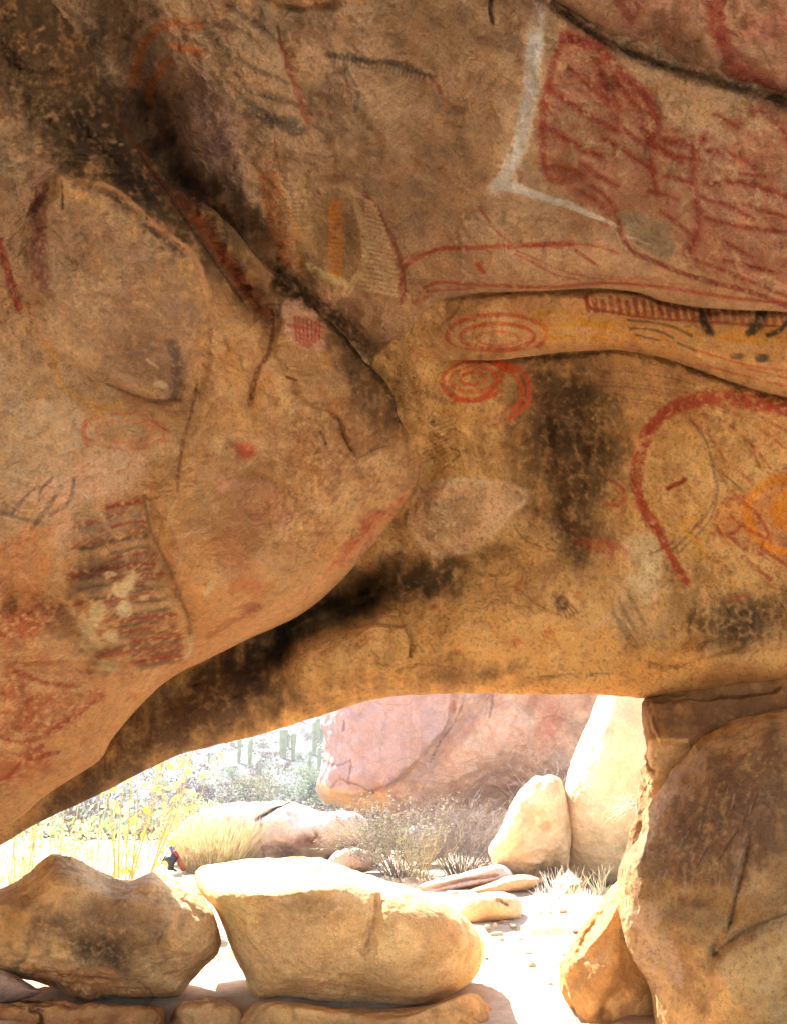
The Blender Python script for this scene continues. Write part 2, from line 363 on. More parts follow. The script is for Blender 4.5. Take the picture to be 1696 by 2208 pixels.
# ---------------- B : the lintel wall over the opening
lipB = [(-330, 1985), (-150, 1905), (0, 1824), (55, 1790), (120, 1757), (205, 1716), (300, 1668), (370, 1634), (430, 1616), (560, 1584), (640, 1560),
        (705, 1540), (780, 1514), (850, 1502), (950, 1497), (1060, 1496), (1200, 1497), (1310, 1499), (1385, 1505), (1450, 1500), (1540, 1490), (1620, 1474), (1696, 1462), (1900, 1440)]
featB = [
    ('c', [(980, 780), (1150, 770), (1330, 756), (1400, 766), (1470, 787), (1620, 840), (1696, 858), (1860, 887)], 7, 0.07), ('c', [(930, 960), (930, 1010), (900, 1070), (840, 1140)], 22, 0.10),
    ('b', 1250, 930, 150, 190, 0, -0.05), ('b', 1500, 1010, 230, 190, 0, 0.10), ('b', 1020, 860, 130, 90, 20, 0.10),
    ('b', 1000, 1110, 130, 90, -20, 0.10), ('b', 1150, 1330, 260, 110, -8, 0.24), ('b', 1120, 1480, 500, 30, 0, 0.05), ('b', 900, 1430, 190, 80, -14, 0.10),
    ('b', 1560, 1420, 120, 40, 5, 0.16), ('b', 1650, 1440, 150, 60, 5, 0.10), ('b', 750, 1305, 75, 34, -30, -0.55), ('b', 800, 1290, 26, 26, 0, -0.25),
    ('b', 640, 1350, 80, 30, -32, -0.35), ('b', 700, 1430, 110, 70, -20, 0.16), ('b', 480, 1520, 180, 70, -24, 0.12), ('b', 250, 1640, 200, 60, -28, 0.1),
    ('c', [(872, 1352), (884, 1390), (876, 1425), (856, 1436)], 5, 0.05), ('c', [(800, 1420), (850, 1445), (900, 1430)], 4, 0.03),
    ('c', [(600, 1395), (618, 1440), (610, 1500), (575, 1560)], 12, 0.05),
    ('c', [(1390, 1425), (1440, 1436), (1500, 1428), (1530, 1412), (1600, 1396)], 7, 0.06),
    ('c', [(1120, 1462), (1220, 1456), (1300, 1452), (1370, 1446)], 4, 0.025),
    ('c', [(1170, 850), (1185, 930), (1200, 1010), (1205, 1100), (1240, 1190)], 7, 0.03), ('c', [(1240, 860), (1262, 960), (1255, 1060)], 6, 0.025),
    ('b', 1215, 980, 30, 90, 0, 0.04), ('b', 1290, 950, 35, 80, 10, 0.03), ('b', 1060, 1215, 240, 34, -10, -0.06),
    ('b', 830, 1250, 110, 30, -8, -0.08), ('b', 1330, 1210, 60, 60, 0, -0.04), ('b', 1430, 1250, 80, 50, 0, -0.05),
    ('p', [(610, 1400), (700, 1352), (800, 1345), (872, 1352), (880, 1420), (820, 1470), (700, 1500), (630, 1490)], 7, 0.11),
]
def paintB(P):
    P.mottle([(196, 158, 108), (160, 120, 80), (190, 156, 106), (150, 120, 84)], 170, 0.6, 10)
    P.mottle([(204, 170, 124), (138, 102, 70), (186, 140, 84)], 46, 0.45, 20)
    P.mottle([(104, 80, 58), (212, 180, 136)], 13, 0.18, 30, 0.25, 0.7)
    # ochre-gold and brown toward the opening
    lower = sstep(1180, 1460, P.y); P.mix(slice(None), .25 + lower * 0.35 * (0.7 + 0.6 * P.nl), (196, 148, 84))
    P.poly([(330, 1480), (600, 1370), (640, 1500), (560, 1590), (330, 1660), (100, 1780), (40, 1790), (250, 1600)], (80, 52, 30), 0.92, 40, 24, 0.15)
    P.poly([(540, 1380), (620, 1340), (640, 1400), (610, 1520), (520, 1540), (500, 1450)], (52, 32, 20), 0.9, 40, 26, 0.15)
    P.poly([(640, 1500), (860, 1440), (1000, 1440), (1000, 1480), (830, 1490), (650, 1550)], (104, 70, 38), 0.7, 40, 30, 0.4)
    P.poly([(560, 1360), (700, 1270), (810, 1280), (800, 1330), (700, 1340), (620, 1390)], (40, 28, 20), 0.85, 20, 10, 0.1)  # shade of the cavity painted dark into the recess
    # soot column
    for a in [(1230, 870, 105, 80, .75), (1240, 960, 95, 130, .85), (1170, 830, 80, 80, .55), (1130, 940, 80, 80, .45), (1260, 1080, 60, 100, .8), (1250, 1165, 30, 45, .75), (1120, 1000, 70, 60, .65),
              (1180, 780, 60, 40, .35), (1320, 960, 34, 60, .55), (1130, 880, 50, 60, .35), (1180, 1110, 70, 40, .35)]:
        P.ell(a[0], a[1], a[2], a[3], (78, 56, 36), a[4] * .74, soft=1.3, nz=.6, brk=.25)
    P.ell(1240, 960, 52, 130, (54, 38, 25), .45, soft=1.0, nz=.7, brk=.3)
    for q in ([(1170, 900), (1182, 960), (1205, 1000), (1200, 1060), (1215, 1100)], [(1250, 910), (1236, 950), (1250, 1000), (1262, 1040)], [(1290, 900), (1284, 960), (1268, 1010)]):
        P.stroke(q, 5, (160, 126, 80), .5, rough=1.6, brk=.8)
    # soot shelf low centre
    P.poly([(745, 1250), (820, 1205), (920, 1200), (1000, 1190), (1075, 1150), (1090, 1180), (1000, 1260), (900, 1310), (820, 1300)], (60, 45, 32), .72, 40, 30, .5)
    P.poly([(860, 1235), (980, 1215), (990, 1250), (900, 1290), (850, 1290)], (48, 36, 26), .5, 24, 20, .3)
    for a in [(1050, 1452, 60, 16, .8), (960, 1455, 45, 14, .5), (1140, 1470, 60, 8, .4), (1560, 1330, 60, 40, .75), (1650, 1335, 90, 36, .7), (1470, 1310, 36, 46, .7),
              (1355, 1330, 26, 56, .6), (1400, 1370, 44, 30, .45), (1440, 1215, 24, 44, .6), (1500, 1230, 40, 26, .4), (1480, 1395, 40, 16, .35), (1690, 1300, 50, 40, .4), (1580, 1375, 60, 22, .6)]:
        P.ell(a[0], a[1], a[2], a[3], (62, 46, 34), a[4] * .75, soft=.9, nz=.7, brk=.3, rot=-12)
    r = random.Random(3)
    for k in range(26):
        x = 1480 + r.uniform(0, 230); y = 1300 + r.uniform(-10, 30)
        P.stroke([(x, y), (x + r.uniform(-8, 4), y + r.uniform(25, 60))], r.uniform(4, 9), (58, 46, 38), .3, brk=.8, soft=.9)
    for (x, y) in [(1335, 1300), (1355, 1285), (1340, 1340), (1320, 1320)]:
        P.stroke([(x, y), (x + 32, y + 56)], 7, (58, 48, 42), .6, brk=.5)
    P.poly([(1370, 1150), (1420, 1160), (1430, 1240), (1400, 1300), (1360, 1260), (1350, 1190)], (206, 186, 158), .55, 40, 24, .5)
    P.poly([(1330, 1260), (1420, 1250), (1460, 1340), (1400, 1400), (1300, 1350)], (190, 160, 124), .4, 50, 24, .5)
    # horizontal scratches under the band
    strata(P, 0, 0, [(1290, 800), (1380, 806), (1470, 822), (1560, 850)], (86, 60, 44), .45, 9, 8, 4, 2.6)
    strata(P, 0, 0, [(1295, 790), (1400, 796), (1510, 815)], (186, 130, 112), .35, 7, 9, 5, 6)
    # spiral
    c = (188, 76, 40)
    P.ring(1022, 820, 70, 42, 8, c, .7, -4, 40, 330); P.ring(1020, 818, 50, 27, 7, c, .62, -4); P.ring(1018, 816, 26, 13, 6, c, .75, -4)
    P.stroke([(1078, 785), (1112, 792), (1135, 815), (1140, 850), (1128, 880), (1095, 905)], 9, c, .75)
    P.stroke([(1062, 782), (1100, 800), (1120, 825), (1122, 858), (1105, 885)], 9, c, .75)
    P.stroke([(1080, 815), (1055, 845), (1028, 862), (980, 862)], 8, c, .8); P.stroke([(1062, 808), (1090, 795), (1070, 780)], 8, c, .8)
    P.stroke([(1052, 920), (1090, 905), (1150, 870)], 5, RED2, .5); P.stroke([(1040, 912), (1080, 892), (1120, 880)], 4, RED2, .45)
    P.stroke([(930, 930), (950, 945), (975, 925), (995, 935)], 2.5, (96, 66, 44), .6); P.stroke([(968, 965), (990, 975), (975, 995), (955, 1010)], 2.5, (96, 56, 40), .7)
    for k in range(9): P.stroke([(905 + k * 3, 1000 - k * 11), (960 + k * 2, 975 - k * 10)], 2, (110, 80, 54), .5)
    P.ell(935, 912, 10, 8, (60, 46, 40), .7); P.ell(936, 900, 5, 4, (60, 46, 40), .6)
    # pale fish-shaped outline
    pw = [(882, 1108), (892, 1150), (918, 1185), (952, 1196), (1000, 1186), (1050, 1158), (1095, 1108), (1130, 1080), (1126, 1060), (1090, 1048), (1020, 1036), (940, 1042), (900, 1066)]
    P.poly(pw, (196, 164, 138), .6, 26, 10, .2); P.poly([(905, 1100), (940, 1080), (1040, 1070), (1030, 1130), (960, 1170), (920, 1160)], (150, 124, 94), .6, 16, 14, .3)
    P.stroke(pw, 10, (214, 184, 156), .5, closed=True, brk=.6, rough=.7, soft=.8)
    for k in range(34):
        x = 925 + r.uniform(0, 110); y = 1085 + r.uniform(0, 75); P.ell(x, y, r.uniform(2, 5), r.uniform(2, 4), r.choice([(214, 188, 150), (150, 90, 66), (100, 86, 66)]), .6)
    # large red arch
    arch = [(1730, 905), (1690, 882), (1620, 866), (1560, 858), (1490, 866), (1430, 892), (1392, 940), (1374, 1000), (1372, 1055), (1392, 1105), (1420, 1150), (1440, 1192), (1466, 1235), (1480, 1255)]
    P.stroke(arch, 40, (166, 78, 54), .8, rough=.34, brk=.42, w2=17, soft=.25)
    P.stroke(arch, 34, (150, 52, 36), .35, rough=.5, brk=.9, w2=12)
    P.stroke([(1375, 955), (1400, 940)], 12, (196, 150, 104), .7, rough=.8); P.ell(1378, 968, 14, 8, (196, 150, 104), .7)
    for q in ([(1470, 905), (1520, 930), (1560, 990)], [(1500, 890), (1560, 910), (1620, 960), (1660, 1010)], [(1540, 1000), (1560, 1040)], [(1590, 1010), (1622, 1045)], [(1620, 960), (1640, 1010), (1680, 1030)],
              [(1560, 885), (1610, 905), (1696, 970)], [(1640, 900), (1696, 930)]):
        P.stroke(q, 6, (156, 78, 58), .5, brk=.7)
    P.stroke([(1440, 1054), (1458, 1044), (1476, 1034)], 9, (148, 58, 36), .9)
    P.stroke([(1488, 905), (1520, 950), (1536, 1010), (1545, 1060), (1520, 1110), (1485, 1150), (1450, 1185)], 5, (104, 82, 66), .55, rough=.5)
    P.stroke([(1536, 1005), (1580, 1040), (1600, 1060)], 4, (104, 82, 66), .5); P.stroke([(1450, 1170), (1400, 1195)], 4, (96, 70, 56), .5)
    P.stroke([(1545, 1070), (1530, 1120), (1490, 1165), (1460, 1195)], 3.5, (104, 82, 66), .5)
    # small loops
    P.stroke([(1312, 1035), (1338, 1050), (1346, 1072), (1330, 1090), (1306, 1086)], 6, (166, 70, 48), .75); P.stroke([(1322, 1050), (1332, 1066), (1318, 1080)], 4, (166, 70, 48), .6)
    # right ochre group
    P.poly([(1560, 1060), (1696, 1030), (1740, 1220), (1620, 1190), (1540, 1150)], (170, 92, 62), .45, 30, 30, .8)
    P.ring(1700, 1110, 90, 80, 16, (206, 128, 30), .75); P.ell(1700, 1100, 58, 52, (206, 126, 24), .85, soft=.4)
    P.ell(1610, 1110, 55, 30, (200, 126, 48), .4, nz=.8)
    for q in ([(1545, 1090), (1570, 1075), (1600, 1072)], [(1550, 1095), (1540, 1130), (1560, 1150)], [(1570, 1110), (1610, 1140), (1650, 1160)], [(1560, 1150), (1610, 1185), (1640, 1195)], [(1600, 1080), (1640, 1120), (1660, 1170)],
              [(1530, 1150), (1575, 1150), (1600, 1130)], [(1640, 1180), (1696, 1220)], [(1600, 1200), (1660, 1250)]):
        P.stroke(q, 7, (160, 66, 44), .6, brk=.6)
    P.stroke([(1500, 1120), (1480, 1118), (1468, 1130), (1480, 1152), (1500, 1166), (1520, 1200)], 6, (210, 146, 42), .75)
    P.stroke([(1545, 1120), (1560, 1150), (1580, 1180)], 5, (206, 150, 60), .5)
    P.ell(1300, 1180, 40, 16, (166, 78, 52), .55, 12, .8, .8, .6); P.ell(1345, 1190, 24, 18, (164, 84, 60), .5, 0, .8, .8, .6); P.ell(1590, 1290, 22, 7, (164, 78, 60), .55, -12)
    # hand prints and smudges
    P.ell(1210, 1300, 15, 20, (84, 56, 44), .8, -20); [P.stroke([(1212 + k * 6, 1312 - k * 2), (1220 + k * 8, 1332 - k * 4)], 4, (96, 62, 46), .5) for k in range(4)]
    P.ell(1195, 1282, 9, 9, (132, 70, 48), .6)
    for a in [(1112, 1268, 6, 12), (1180, 1365, 14, 10), (985, 1405, 10, 7), (1245, 1280, 10, 8), (935, 1310, 10, 7), (1120, 1385, 22, 10), (1040, 1340, 9, 5)]:
        P.ell(a[0], a[1], a[2], a[3], (176, 84, 44), .5, 0, .8, .6, .5)
    # cracks
    for q in ([(872, 1350), (884, 1390), (878, 1422), (850, 1436)], [(1115, 1270), (1160, 1305), (1210, 1328)], [(1110, 1140), (1140, 1170), (1210, 1190)], [(1390, 1425), (1440, 1436), (1500, 1428)], [(1128, 1462), (1230, 1454), (1310, 1452)], [(800, 1405), (850, 1440), (900, 1432), (980, 1440)]):
        P.stroke(q, 2.2, (64, 44, 28), .5, rough=.9, brk=.6)
    P.speck((60, 42, 28), 7, .42, .55, 61)
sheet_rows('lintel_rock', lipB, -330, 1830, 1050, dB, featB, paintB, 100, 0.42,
           'tan rock wall over the low opening, with sooty stains and a broad red painted arch', 'rock', nz=(0.075, 150, 0.010, 26), back=lambda x: .4 + 1.3 * sstep(520, 260, x), backpx=220, x2=4200, base=(186, 154, 106), seed=1)  # unseen back thickened at the left to keep sun off the left boulder

# ---------------- S : narrow painted band between the two ledges
lipS = [(700, 790), (820, 778), (880, 775), (960, 778), (1050, 776), (1150, 768), (1230, 758), (1330, 754), (1400, 764), (1470, 785), (1540, 812), (1620, 838), (1696, 856), (1800, 875), (1860, 885)]
featS = [('c', [(930, 650), (1030, 634), (1120, 630), (1310, 624), (1380, 634), (1440, 654), (1520, 666), (1696, 674), (1860, 690)], 7, 0.07), ('b', 1100, 720, 160, 60, 0, 0.04), ('b', 900, 690, 60, 40, 0, -0.05), ('b', 1600, 770, 160, 50, 14, 0.05), ('c', [(1480, 775), (1560, 800), (1640, 815)], 6, 0.02)]
def paintS(P):
    P.mottle([(200, 160, 112), (170, 128, 84), (196, 142, 96)], 120, 0.6, 110); P.mottle([(206, 170, 120), (140, 104, 72)], 36, 0.4, 120)
    P.ell(920, 680, 80, 40, (140, 104, 76), .6, 0, .8)
    P.poly([(1150, 665), (1500, 700), (1800, 700), (1800, 860), (1500, 770), (1300, 760), (1170, 740)], (200, 146, 76), .45, 40, 30, .7)
    c = (180, 80, 52)
    P.ring(1070, 722, 107, 44, 8, c, .6, 0, 168, 395); P.ring(1072, 726, 80, 28, 7, c, .75); P.ring(1072, 730, 46, 15, 5, (184, 92, 62), .6); P.ring(1068, 728, 107, 30, 5, c, .5, 0, 20, 190)
    P.ell(1072, 680, 4, 9, c, .6)
    r = random.Random(9)
    P.stroke([(1262, 640), (1272, 664), (1310, 672), (1400, 686), (1520, 694), (1640, 702), (1720, 704)], 5, (156, 66, 46), .75)
    for k in range(26):
        x = 1264 + k * 17.5; y = 672 + (x - 1264) * 0.075
        P.stroke([(x - 2, y - 26 - r.uniform(0, 10)), (x + 3, y - 4)], r.uniform(7, 11), (148, 60, 44), .72 if k < 16 else .5)
    for q in ([(1155, 680), (1200, 672), (1260, 690)], [(1160, 672), (1172, 710), (1190, 730)], [(1200, 700), (1300, 705), (1380, 730)], [(1230, 690), (1330, 700)], [(1180, 730), (1260, 726), (1340, 740)], [(1420, 700), (1560, 730), (1700, 745)]):
        P.stroke(q, 6, (208, 140, 36), .65)
    P.ell(1640, 725, 90, 16, (208, 138, 30), .6, 4, .8)
    for q in ([(1352, 690), (1400, 695), (1450, 705), (1490, 725)], [(1358, 708), (1410, 712), (1450, 728)], [(1370, 722), (1420, 734)], [(1460, 740), (1500, 756)]):
        P.stroke(q, 5, (104, 90, 66), .7)
    P.stroke([(1512, 678), (1520, 700), (1530, 718)], 14, (60, 56, 52), .85); P.stroke([(1642, 672), (1634, 696), (1616, 716)], 20, (62, 60, 52), .85); P.stroke([(1700, 690), (1680, 712), (1655, 722)], 10, (70, 64, 54), .8)
    P.ell(1588, 768, 18, 8, (78, 66, 56), .75); P.ell(1642, 772, 15, 9, (62, 62, 60), .8); P.stroke([(1555, 742), (1620, 750), (1690, 745)], 12, (196, 156, 110), .5)
    for q in ([(1500, 755), (1600, 785), (1696, 800)], [(1560, 800), (1640, 820), (1696, 832)], [(1610, 795), (1696, 815)], [(1500, 785), (1570, 800)]):
        P.stroke(q, 4, (186, 84, 52), .6)
    P.stroke([(860, 790), (950, 785), (1100, 776)], 5, (196, 168, 120), .5)
    P.stroke([(995, 645), (985, 668), (965, 690)], 7, (116, 76, 56), .5); P.stroke([(880, 690), (920, 672)], 8, (90, 66, 50), .5)
    P.speck((70, 50, 34), 7, .5, .45, 161)
sheet_rows('rock_band', lipS, 760, 1830, 260, dS, featS, paintS, 30, lambda x: .003 + .14 * sstep(880, 1060, x),
           'narrow rock band between two ledges, painted with concentric red arcs and ticks', 'rock', nz=(0.02, 110, 0.004, 24), back=0.45, x2=3000, backpx=120, jag=1.5, base=(190, 150, 104), seed=2)

# ---------------- C : the ceiling
lipC = [(100, 610), (400, 640), (560, 655), (640, 690), (700, 730), (760, 770), (800, 800), (835, 812), (860, 760), (872, 700), (895, 668), (960, 640), (1030, 630), (1120, 628), (1220, 624), (1310, 622), (1380, 632), (1440, 652), (1520, 664), (1620, 668), (1696, 672), (1860, 680)]
lipC_simple = [(100, 700), (560, 760), (700, 790), (760, 806), (800, 800), (830, 772), (860, 738), (890, 702), (920, 668), (960, 645), (1030, 632), (1120, 628), (1220, 624), (1310, 622), (1380, 632), (1440, 652), (1520, 664), (1620, 668), (1696, 672), (1860, 680)]
featC = [('c', [(262, 190), (312, 290), (380, 370), (452, 430), (515, 490), (566, 560), (625, 612), (700, 676), (752, 728), (800, 778), (842, 816)], 50, 0.17), ('c', [(1172, 6), (1215, 32), (1260, 64), (1330, 104), (1430, 144), (1600, 194), (1840, 256)], 7, 0.05), ('b', 1150, 180, 120, 230, 15, 0.05), ('c', [(1100, 400), (1180, 440), (1260, 470), (1340, 510), (1440, 590), (1560, 640)], 40, 0.05), ('b', 740, 500, 90, 130, -10, -0.05),
         ('b', 800, 250, 200, 130, 0, 0.06), ('b', 1450, 350, 180, 160, 20, 0.07), ('b', 520, 180, 90, 180, -25, 0.06), ('c', [(595, 40), (615, 130), (640, 200), (668, 270)], 14, 0.03),
         ('c', [(700, 380), (760, 400), (820, 450), (860, 530)], 10, 0.02), ('c', [(1062, -20), (1056, 20), (1062, 52)], 4, 0.02), ('b', 1060, 560, 260, 40, 0, 0.04), ('c', [(560, 0), (640, 20), (740, 12)], 8, 0.03),
         ('b', 300, 200, 60, 300, -20, -0.08), ('b', 980, 450, 120, 80, 0, -0.03)]
def paintC(P):
    P.mottle([(186, 156, 126), (150, 124, 104), (176, 146, 112)], 180, 0.6, 210); P.mottle([(190, 160, 128), (132, 108, 90), (184, 142, 100)], 50, 0.42, 220)
    P.mottle([(112, 92, 76), (198, 172, 142)], 12, 0.16, 230, .25, .7)
    low = sstep(420, 640, P.y); P.mix(slice(None), low * .35, (196, 142, 92))
    P.ell(450, 280, 70, 120, (158, 128, 132), .45, -25, .9); P.ell(465, 318, 30, 24, (150, 112, 140), .4, 0, .9); P.ell(640, 40, 70, 34, (112, 98, 86), .55, 0, .9)
    P.poly([(520, -60), (800, -60), (790, 2), (700, 12), (590, 14)], (200, 150, 84), .6, 10, 6, .2)  # lit strip at the top edge, painted as lighter tan
    P.poly([(190, 0), (250, 40), (265, 180), (330, 280), (420, 400), (520, 470), (570, 560), (640, 620), (560, 640), (300, 420), (150, 100)], (62, 46, 36), .78, 44, 30, .35)
    P.poly([(330, 230), (430, 340), (520, 420), (560, 520), (480, 500), (380, 380)], (50, 38, 30), .4, 40, 30, .4)
    P.stroke([(600, 590), (680, 650), (740, 700), (800, 760), (830, 800)], 26, (44, 30, 22), .55, rough=.7, brk=.5)
    # white elbow stroke
    P.stroke([(1160, 20), (1155, 70), (1148, 130), (1140, 190)], 26, (206, 204, 206), .42, w2=26, rough=.3, brk=.4)
    P.stroke([(1152, 78), (1146, 150), (1138, 220), (1130, 270), (1120, 312), (1098, 362), (1074, 402)], 30, (244, 216, 204), .88, rough=.4, brk=.35, soft=.6)
    P.stroke([(1070, 398), (1105, 404), (1135, 414), (1180, 430), (1225, 442), (1270, 462), (1330, 487)], 18, (240, 212, 196), .85, w2=6, rough=.25, brk=.2)
    P.stroke([(1070, 412), (1110, 424), (1150, 428)], 12, (190, 156, 138), .5)
    # large red striped figure
    body = [(1212, 62), (1290, 92), (1345, 160), (1400, 215), (1430, 262), (1510, 285), (1560, 250), (1700, 300), (1760, 420), (1740, 650), (1560, 600), (1440, 545), (1340, 490), (1250, 430), (1180, 395), (1165, 300), (1178, 190)]
    P.poly(body, (168, 96, 74), .55, 24, 22, .6)
    P.stroke([(1216, 80), (1260, 92), (1298, 105), (1330, 150), (1368, 185), (1400, 222), (1412, 262), (1398, 300)], 30, (146, 54, 44), .75, rough=.5, brk=.5)
    P.stroke([(1225, 70), (1198, 120), (1182, 180), (1170, 230), (1168, 290), (1172, 350), (1185, 385), (1230, 390)], 12, (158, 64, 44), .65, rough=.5, brk=.4)
    for q, w in (([(1222, 146), (1262, 176), (1306, 216), (1330, 226)], 12), ([(1180, 188), (1225, 222), (1270, 250), (1330, 282)], 13), ([(1172, 226), (1200, 240)], 14), ([(1170, 272), (1206, 292), (1250, 318), (1300, 340)], 14),
                 ([(1290, 130), (1300, 190), (1325, 235)], 22), ([(1330, 180), (1370, 230), (1390, 280), (1405, 300)], 14), ([(1320, 250), (1370, 300), (1420, 320), (1470, 350)], 10), ([(1300, 300), (1350, 330), (1410, 370)], 12),
                 ([(1192, 358), (1220, 368), (1255, 378)], 18), ([(1240, 408), (1280, 430), (1310, 460)], 12), ([(1275, 400), (1310, 430), (1335, 470)], 10), ([(1400, 345), (1415, 420)], 12), ([(1400, 300), (1440, 330), (1510, 345)], 11),
                 ([(1250, 350), (1290, 380), (1330, 400)], 10), ([(1420, 300), (1500, 310), (1520, 290)], 14), ([(1496, 300), (1492, 400), (1505, 470), (1496, 520), (1478, 545)], 16), ([(1540, 245), (1590, 275)], 9),
                 ([(1525, 325), (1580, 335), (1625, 362)], 12), ([(1520, 395), (1580, 392), (1640, 405), (1740, 440)], 13), ([(1510, 425), (1560, 440), (1620, 470)], 10), ([(1520, 470), (1600, 490), (1696, 500)], 9),
                 ([(1550, 370), (1650, 380)], 7), ([(1560, 520), (1620, 555)], 8), ([(1425, 455), (1470, 490), (1500, 520)], 8), ([(1600, 440), (1700, 470)], 8), ([(1500, 560), (1600, 600), (1696, 640)], 7), ([(1400, 410), (1460, 430)], 8),
                 ([(1430, 380), (1480, 390)], 9), ([(1560, 560), (1680, 590)], 8), ([(1620, 240), (1660, 250), (1720, 330)], 18)):
        P.stroke(q, w * .95, (150, 58, 42), .8, rough=.6, brk=.5, soft=.7)
    P.ell(1680, 232, 46, 22, (96, 44, 34), .7, 15, .9)
    P.poly([(1335, 465), (1380, 455), (1430, 480), (1465, 530), (1450, 562), (1400, 545), (1345, 510)], (150, 138, 114), .8, 10, 12, .3)
    P.stroke([(1332, 478), (1340, 510), (1366, 545), (1400, 560), (1460, 585), (1540, 610), (1620, 630), (1700, 662)], 9, (140, 50, 36), .75, rough=.4, brk=.4)
    P.stroke([(1348, 508), (1400, 528)], 4, (200, 180, 160), .6)
    # red line figures above the ledge
    c = (176, 70, 44)
    P.stroke([(875, 572), (905, 552), (950, 536), (1010, 535), (1085, 530)], 8, c, .78); P.stroke([(1095, 532), (1160, 528), (1232, 526)], 9, c, .85); P.stroke([(1232, 526), (1290, 532), (1330, 546)], 5, c, .6)
    P.stroke([(1030, 446), (1048, 470), (1070, 500), (1098, 522)], 5, (168, 76, 52), .65, brk=.5); P.stroke([(1108, 548), (1140, 562), (1190, 590), (1240, 602)], 4, c, .6, brk=.6)
    P.stroke([(1110, 540), (1160, 560), (1200, 580), (1280, 600), (1360, 604)], 3, c, .55, brk=.6)
    P.stroke([(1240, 540), (1262, 556), (1280, 568)], 6, (160, 66, 42), .75); P.stroke([(1028, 570), (1040, 586)], 9, c, .75)
    P.stroke([(914, 620), (948, 609), (1010, 613), (1070, 616), (1190, 619), (1300, 610), (1420, 618), (1560, 640), (1700, 655)], 6, c, .75, brk=.35); P.stroke([(905, 630), (960, 626), (1020, 622)], 4, c, .6, brk=.5)
    P.stroke([(890, 652), (920, 640)], 7, c, .65)
    for q in ([(1360, 600), (1460, 612), (1550, 636)], [(1380, 618), (1480, 626), (1600, 650)], [(1560, 600), (1640, 640), (1700, 650)], [(1300, 598), (1420, 600)]): P.stroke(q, 3, (190, 104, 74), .5)
    # black strokes
    k_ = (58, 56, 60)
    P.stroke([(708, 118), (760, 124), (800, 134), (850, 136), (890, 150), (935, 166)], 11, k_, .62, rough=.7, brk=.4)
    for i in range(22): P.stroke([(725 + i * 9, 118 + i * 1.9), (722 + i * 9, 134 + i * 1.9)], 3.5, k_, .35)
    P.stroke([(742, 136), (752, 160), (772, 200), (765, 240)], 9, (98, 88, 84), .5, brk=.8)
    P.stroke([(928, 168), (942, 184), (958, 215), (985, 240)], 9, (150, 84, 60), .55, brk=.6); P.ell(985, 238, 26, 12, (110, 84, 66), .55); P.stroke([(985, 240), (990, 300), (1010, 350)], 20, (128, 104, 84), .35, brk=.8)
    for q, w in (([(494, 10), (525, 34), (560, 60), (605, 92)], 12), ([(470, 88), (500, 118), (548, 148), (600, 170), (622, 180)], 11), ([(524, 182), (562, 204), (600, 212), (640, 226)], 11), ([(524, 212), (560, 240), (600, 262), (650, 285)], 18), ([(540, 236), (580, 262), (640, 282)], 20), ([(565, 250), (640, 262)], 16)):
        P.stroke(q, w, (90, 84, 74), .55, rough=.7, brk=.5)
    P.stroke([(600, 60), (604, 84)], 6, (96, 40, 34), .6); P.stroke([(603, 84), (618, 130), (634, 178), (650, 226), (666, 270)], 11, (166, 76, 54), .62, rough=.8, brk=.6)
    P.stroke([(452, 0), (470, 40), (492, 90)], 6, (152, 78, 60), .5, brk=.6); P.stroke([(592, 300), (600, 350), (612, 400)], 4, (150, 74, 52), .5); P.stroke([(350, 20), (300, 50), (270, 80)], 14, (120, 66, 50), .5, brk=.7); P.stroke([(390, 60), (420, 110), (430, 130)], 8, (140, 80, 60), .6)
    # orange
    o = (196, 112, 36)
    P.stroke([(428, 56), (390, 50), (350, 56), (325, 76), (308, 104), (292, 150), (286, 180)], 17, o, .68, rough=.5, brk=.4); P.stroke([(372, 98), (405, 106), (432, 112)], 14, o, .65); P.stroke([(358, 132), (342, 160), (326, 190), (322, 215)], 15, o, .6)
    # orange rib lines and cream ribs
    P.stroke([(590, 372), (606, 410), (622, 450), (638, 500), (646, 545), (652, 588)], 7, (200, 134, 44), .75)
    for i in range(22):
        y = 372 + i * 9.6; xs_ = 588 + (y - 372) * .27; P.stroke([(xs_, y + 6), (xs_ - 24, y + 1), (xs_ - 40 + abs(10 - i), y - 3)], 5, (200, 124, 40), .7, brk=.5)
        P.stroke([(xs_ + 14, y + 5), (xs_ + 60 - abs(i - 8) * 1.5, y + 4)], 4.5, (214, 178, 134), .55, brk=.5)
    P.stroke([(642, 390), (655, 412), (668, 420)], 9, (206, 180, 120), .6); P.stroke([(640, 500), (646, 560), (652, 592)], 12, (206, 140, 40), .5)
    P.ell(712, 388, 34, 15, (132, 96, 62), .6, 0, .5); P.ell(705, 505, 84, 120, (170, 142, 92), .6, -6, .6); P.ell(728, 500, 44, 100, (140, 108, 62), .6, -6, .5)
    for i in range(17): P.stroke([(712, 438 + i * 10), (740 - abs(i - 8), 436 + i * 10.4)], 6.5, (204, 128, 30), .8, brk=.4)
    P.stroke([(752, 408), (768, 440), (782, 480), (788, 530), (782, 575), (764, 608), (744, 634)], 12, (218, 180, 130), .7, rough=.3, brk=.25)
    P.stroke([(786, 418), (812, 450), (834, 490), (852, 530), (864, 570), (872, 612), (870, 640)], 7, (142, 62, 44), .7, rough=.6, brk=.35)
    for i in range(20):
        t = i / 19; x0 = 786 + 2 * math.sin(t * 3) - 36 * max(0, t - .6); y0 = 432 + t * 190; x1 = 806 + 62 * t ** .8; y1 = 440 + t * 200
        P.stroke([(x0 + 3, y0), ((x0 + x1) / 2, (y0 + y1) / 2 - 2), (x1, y1)], 5, (222, 184, 138), .65, brk=.3)
    for i in range(10): P.stroke([(760 - i * 9, 622 - i * 3), (742 - i * 9, 604 - i * 4)], 6, (214, 184, 124), .6)
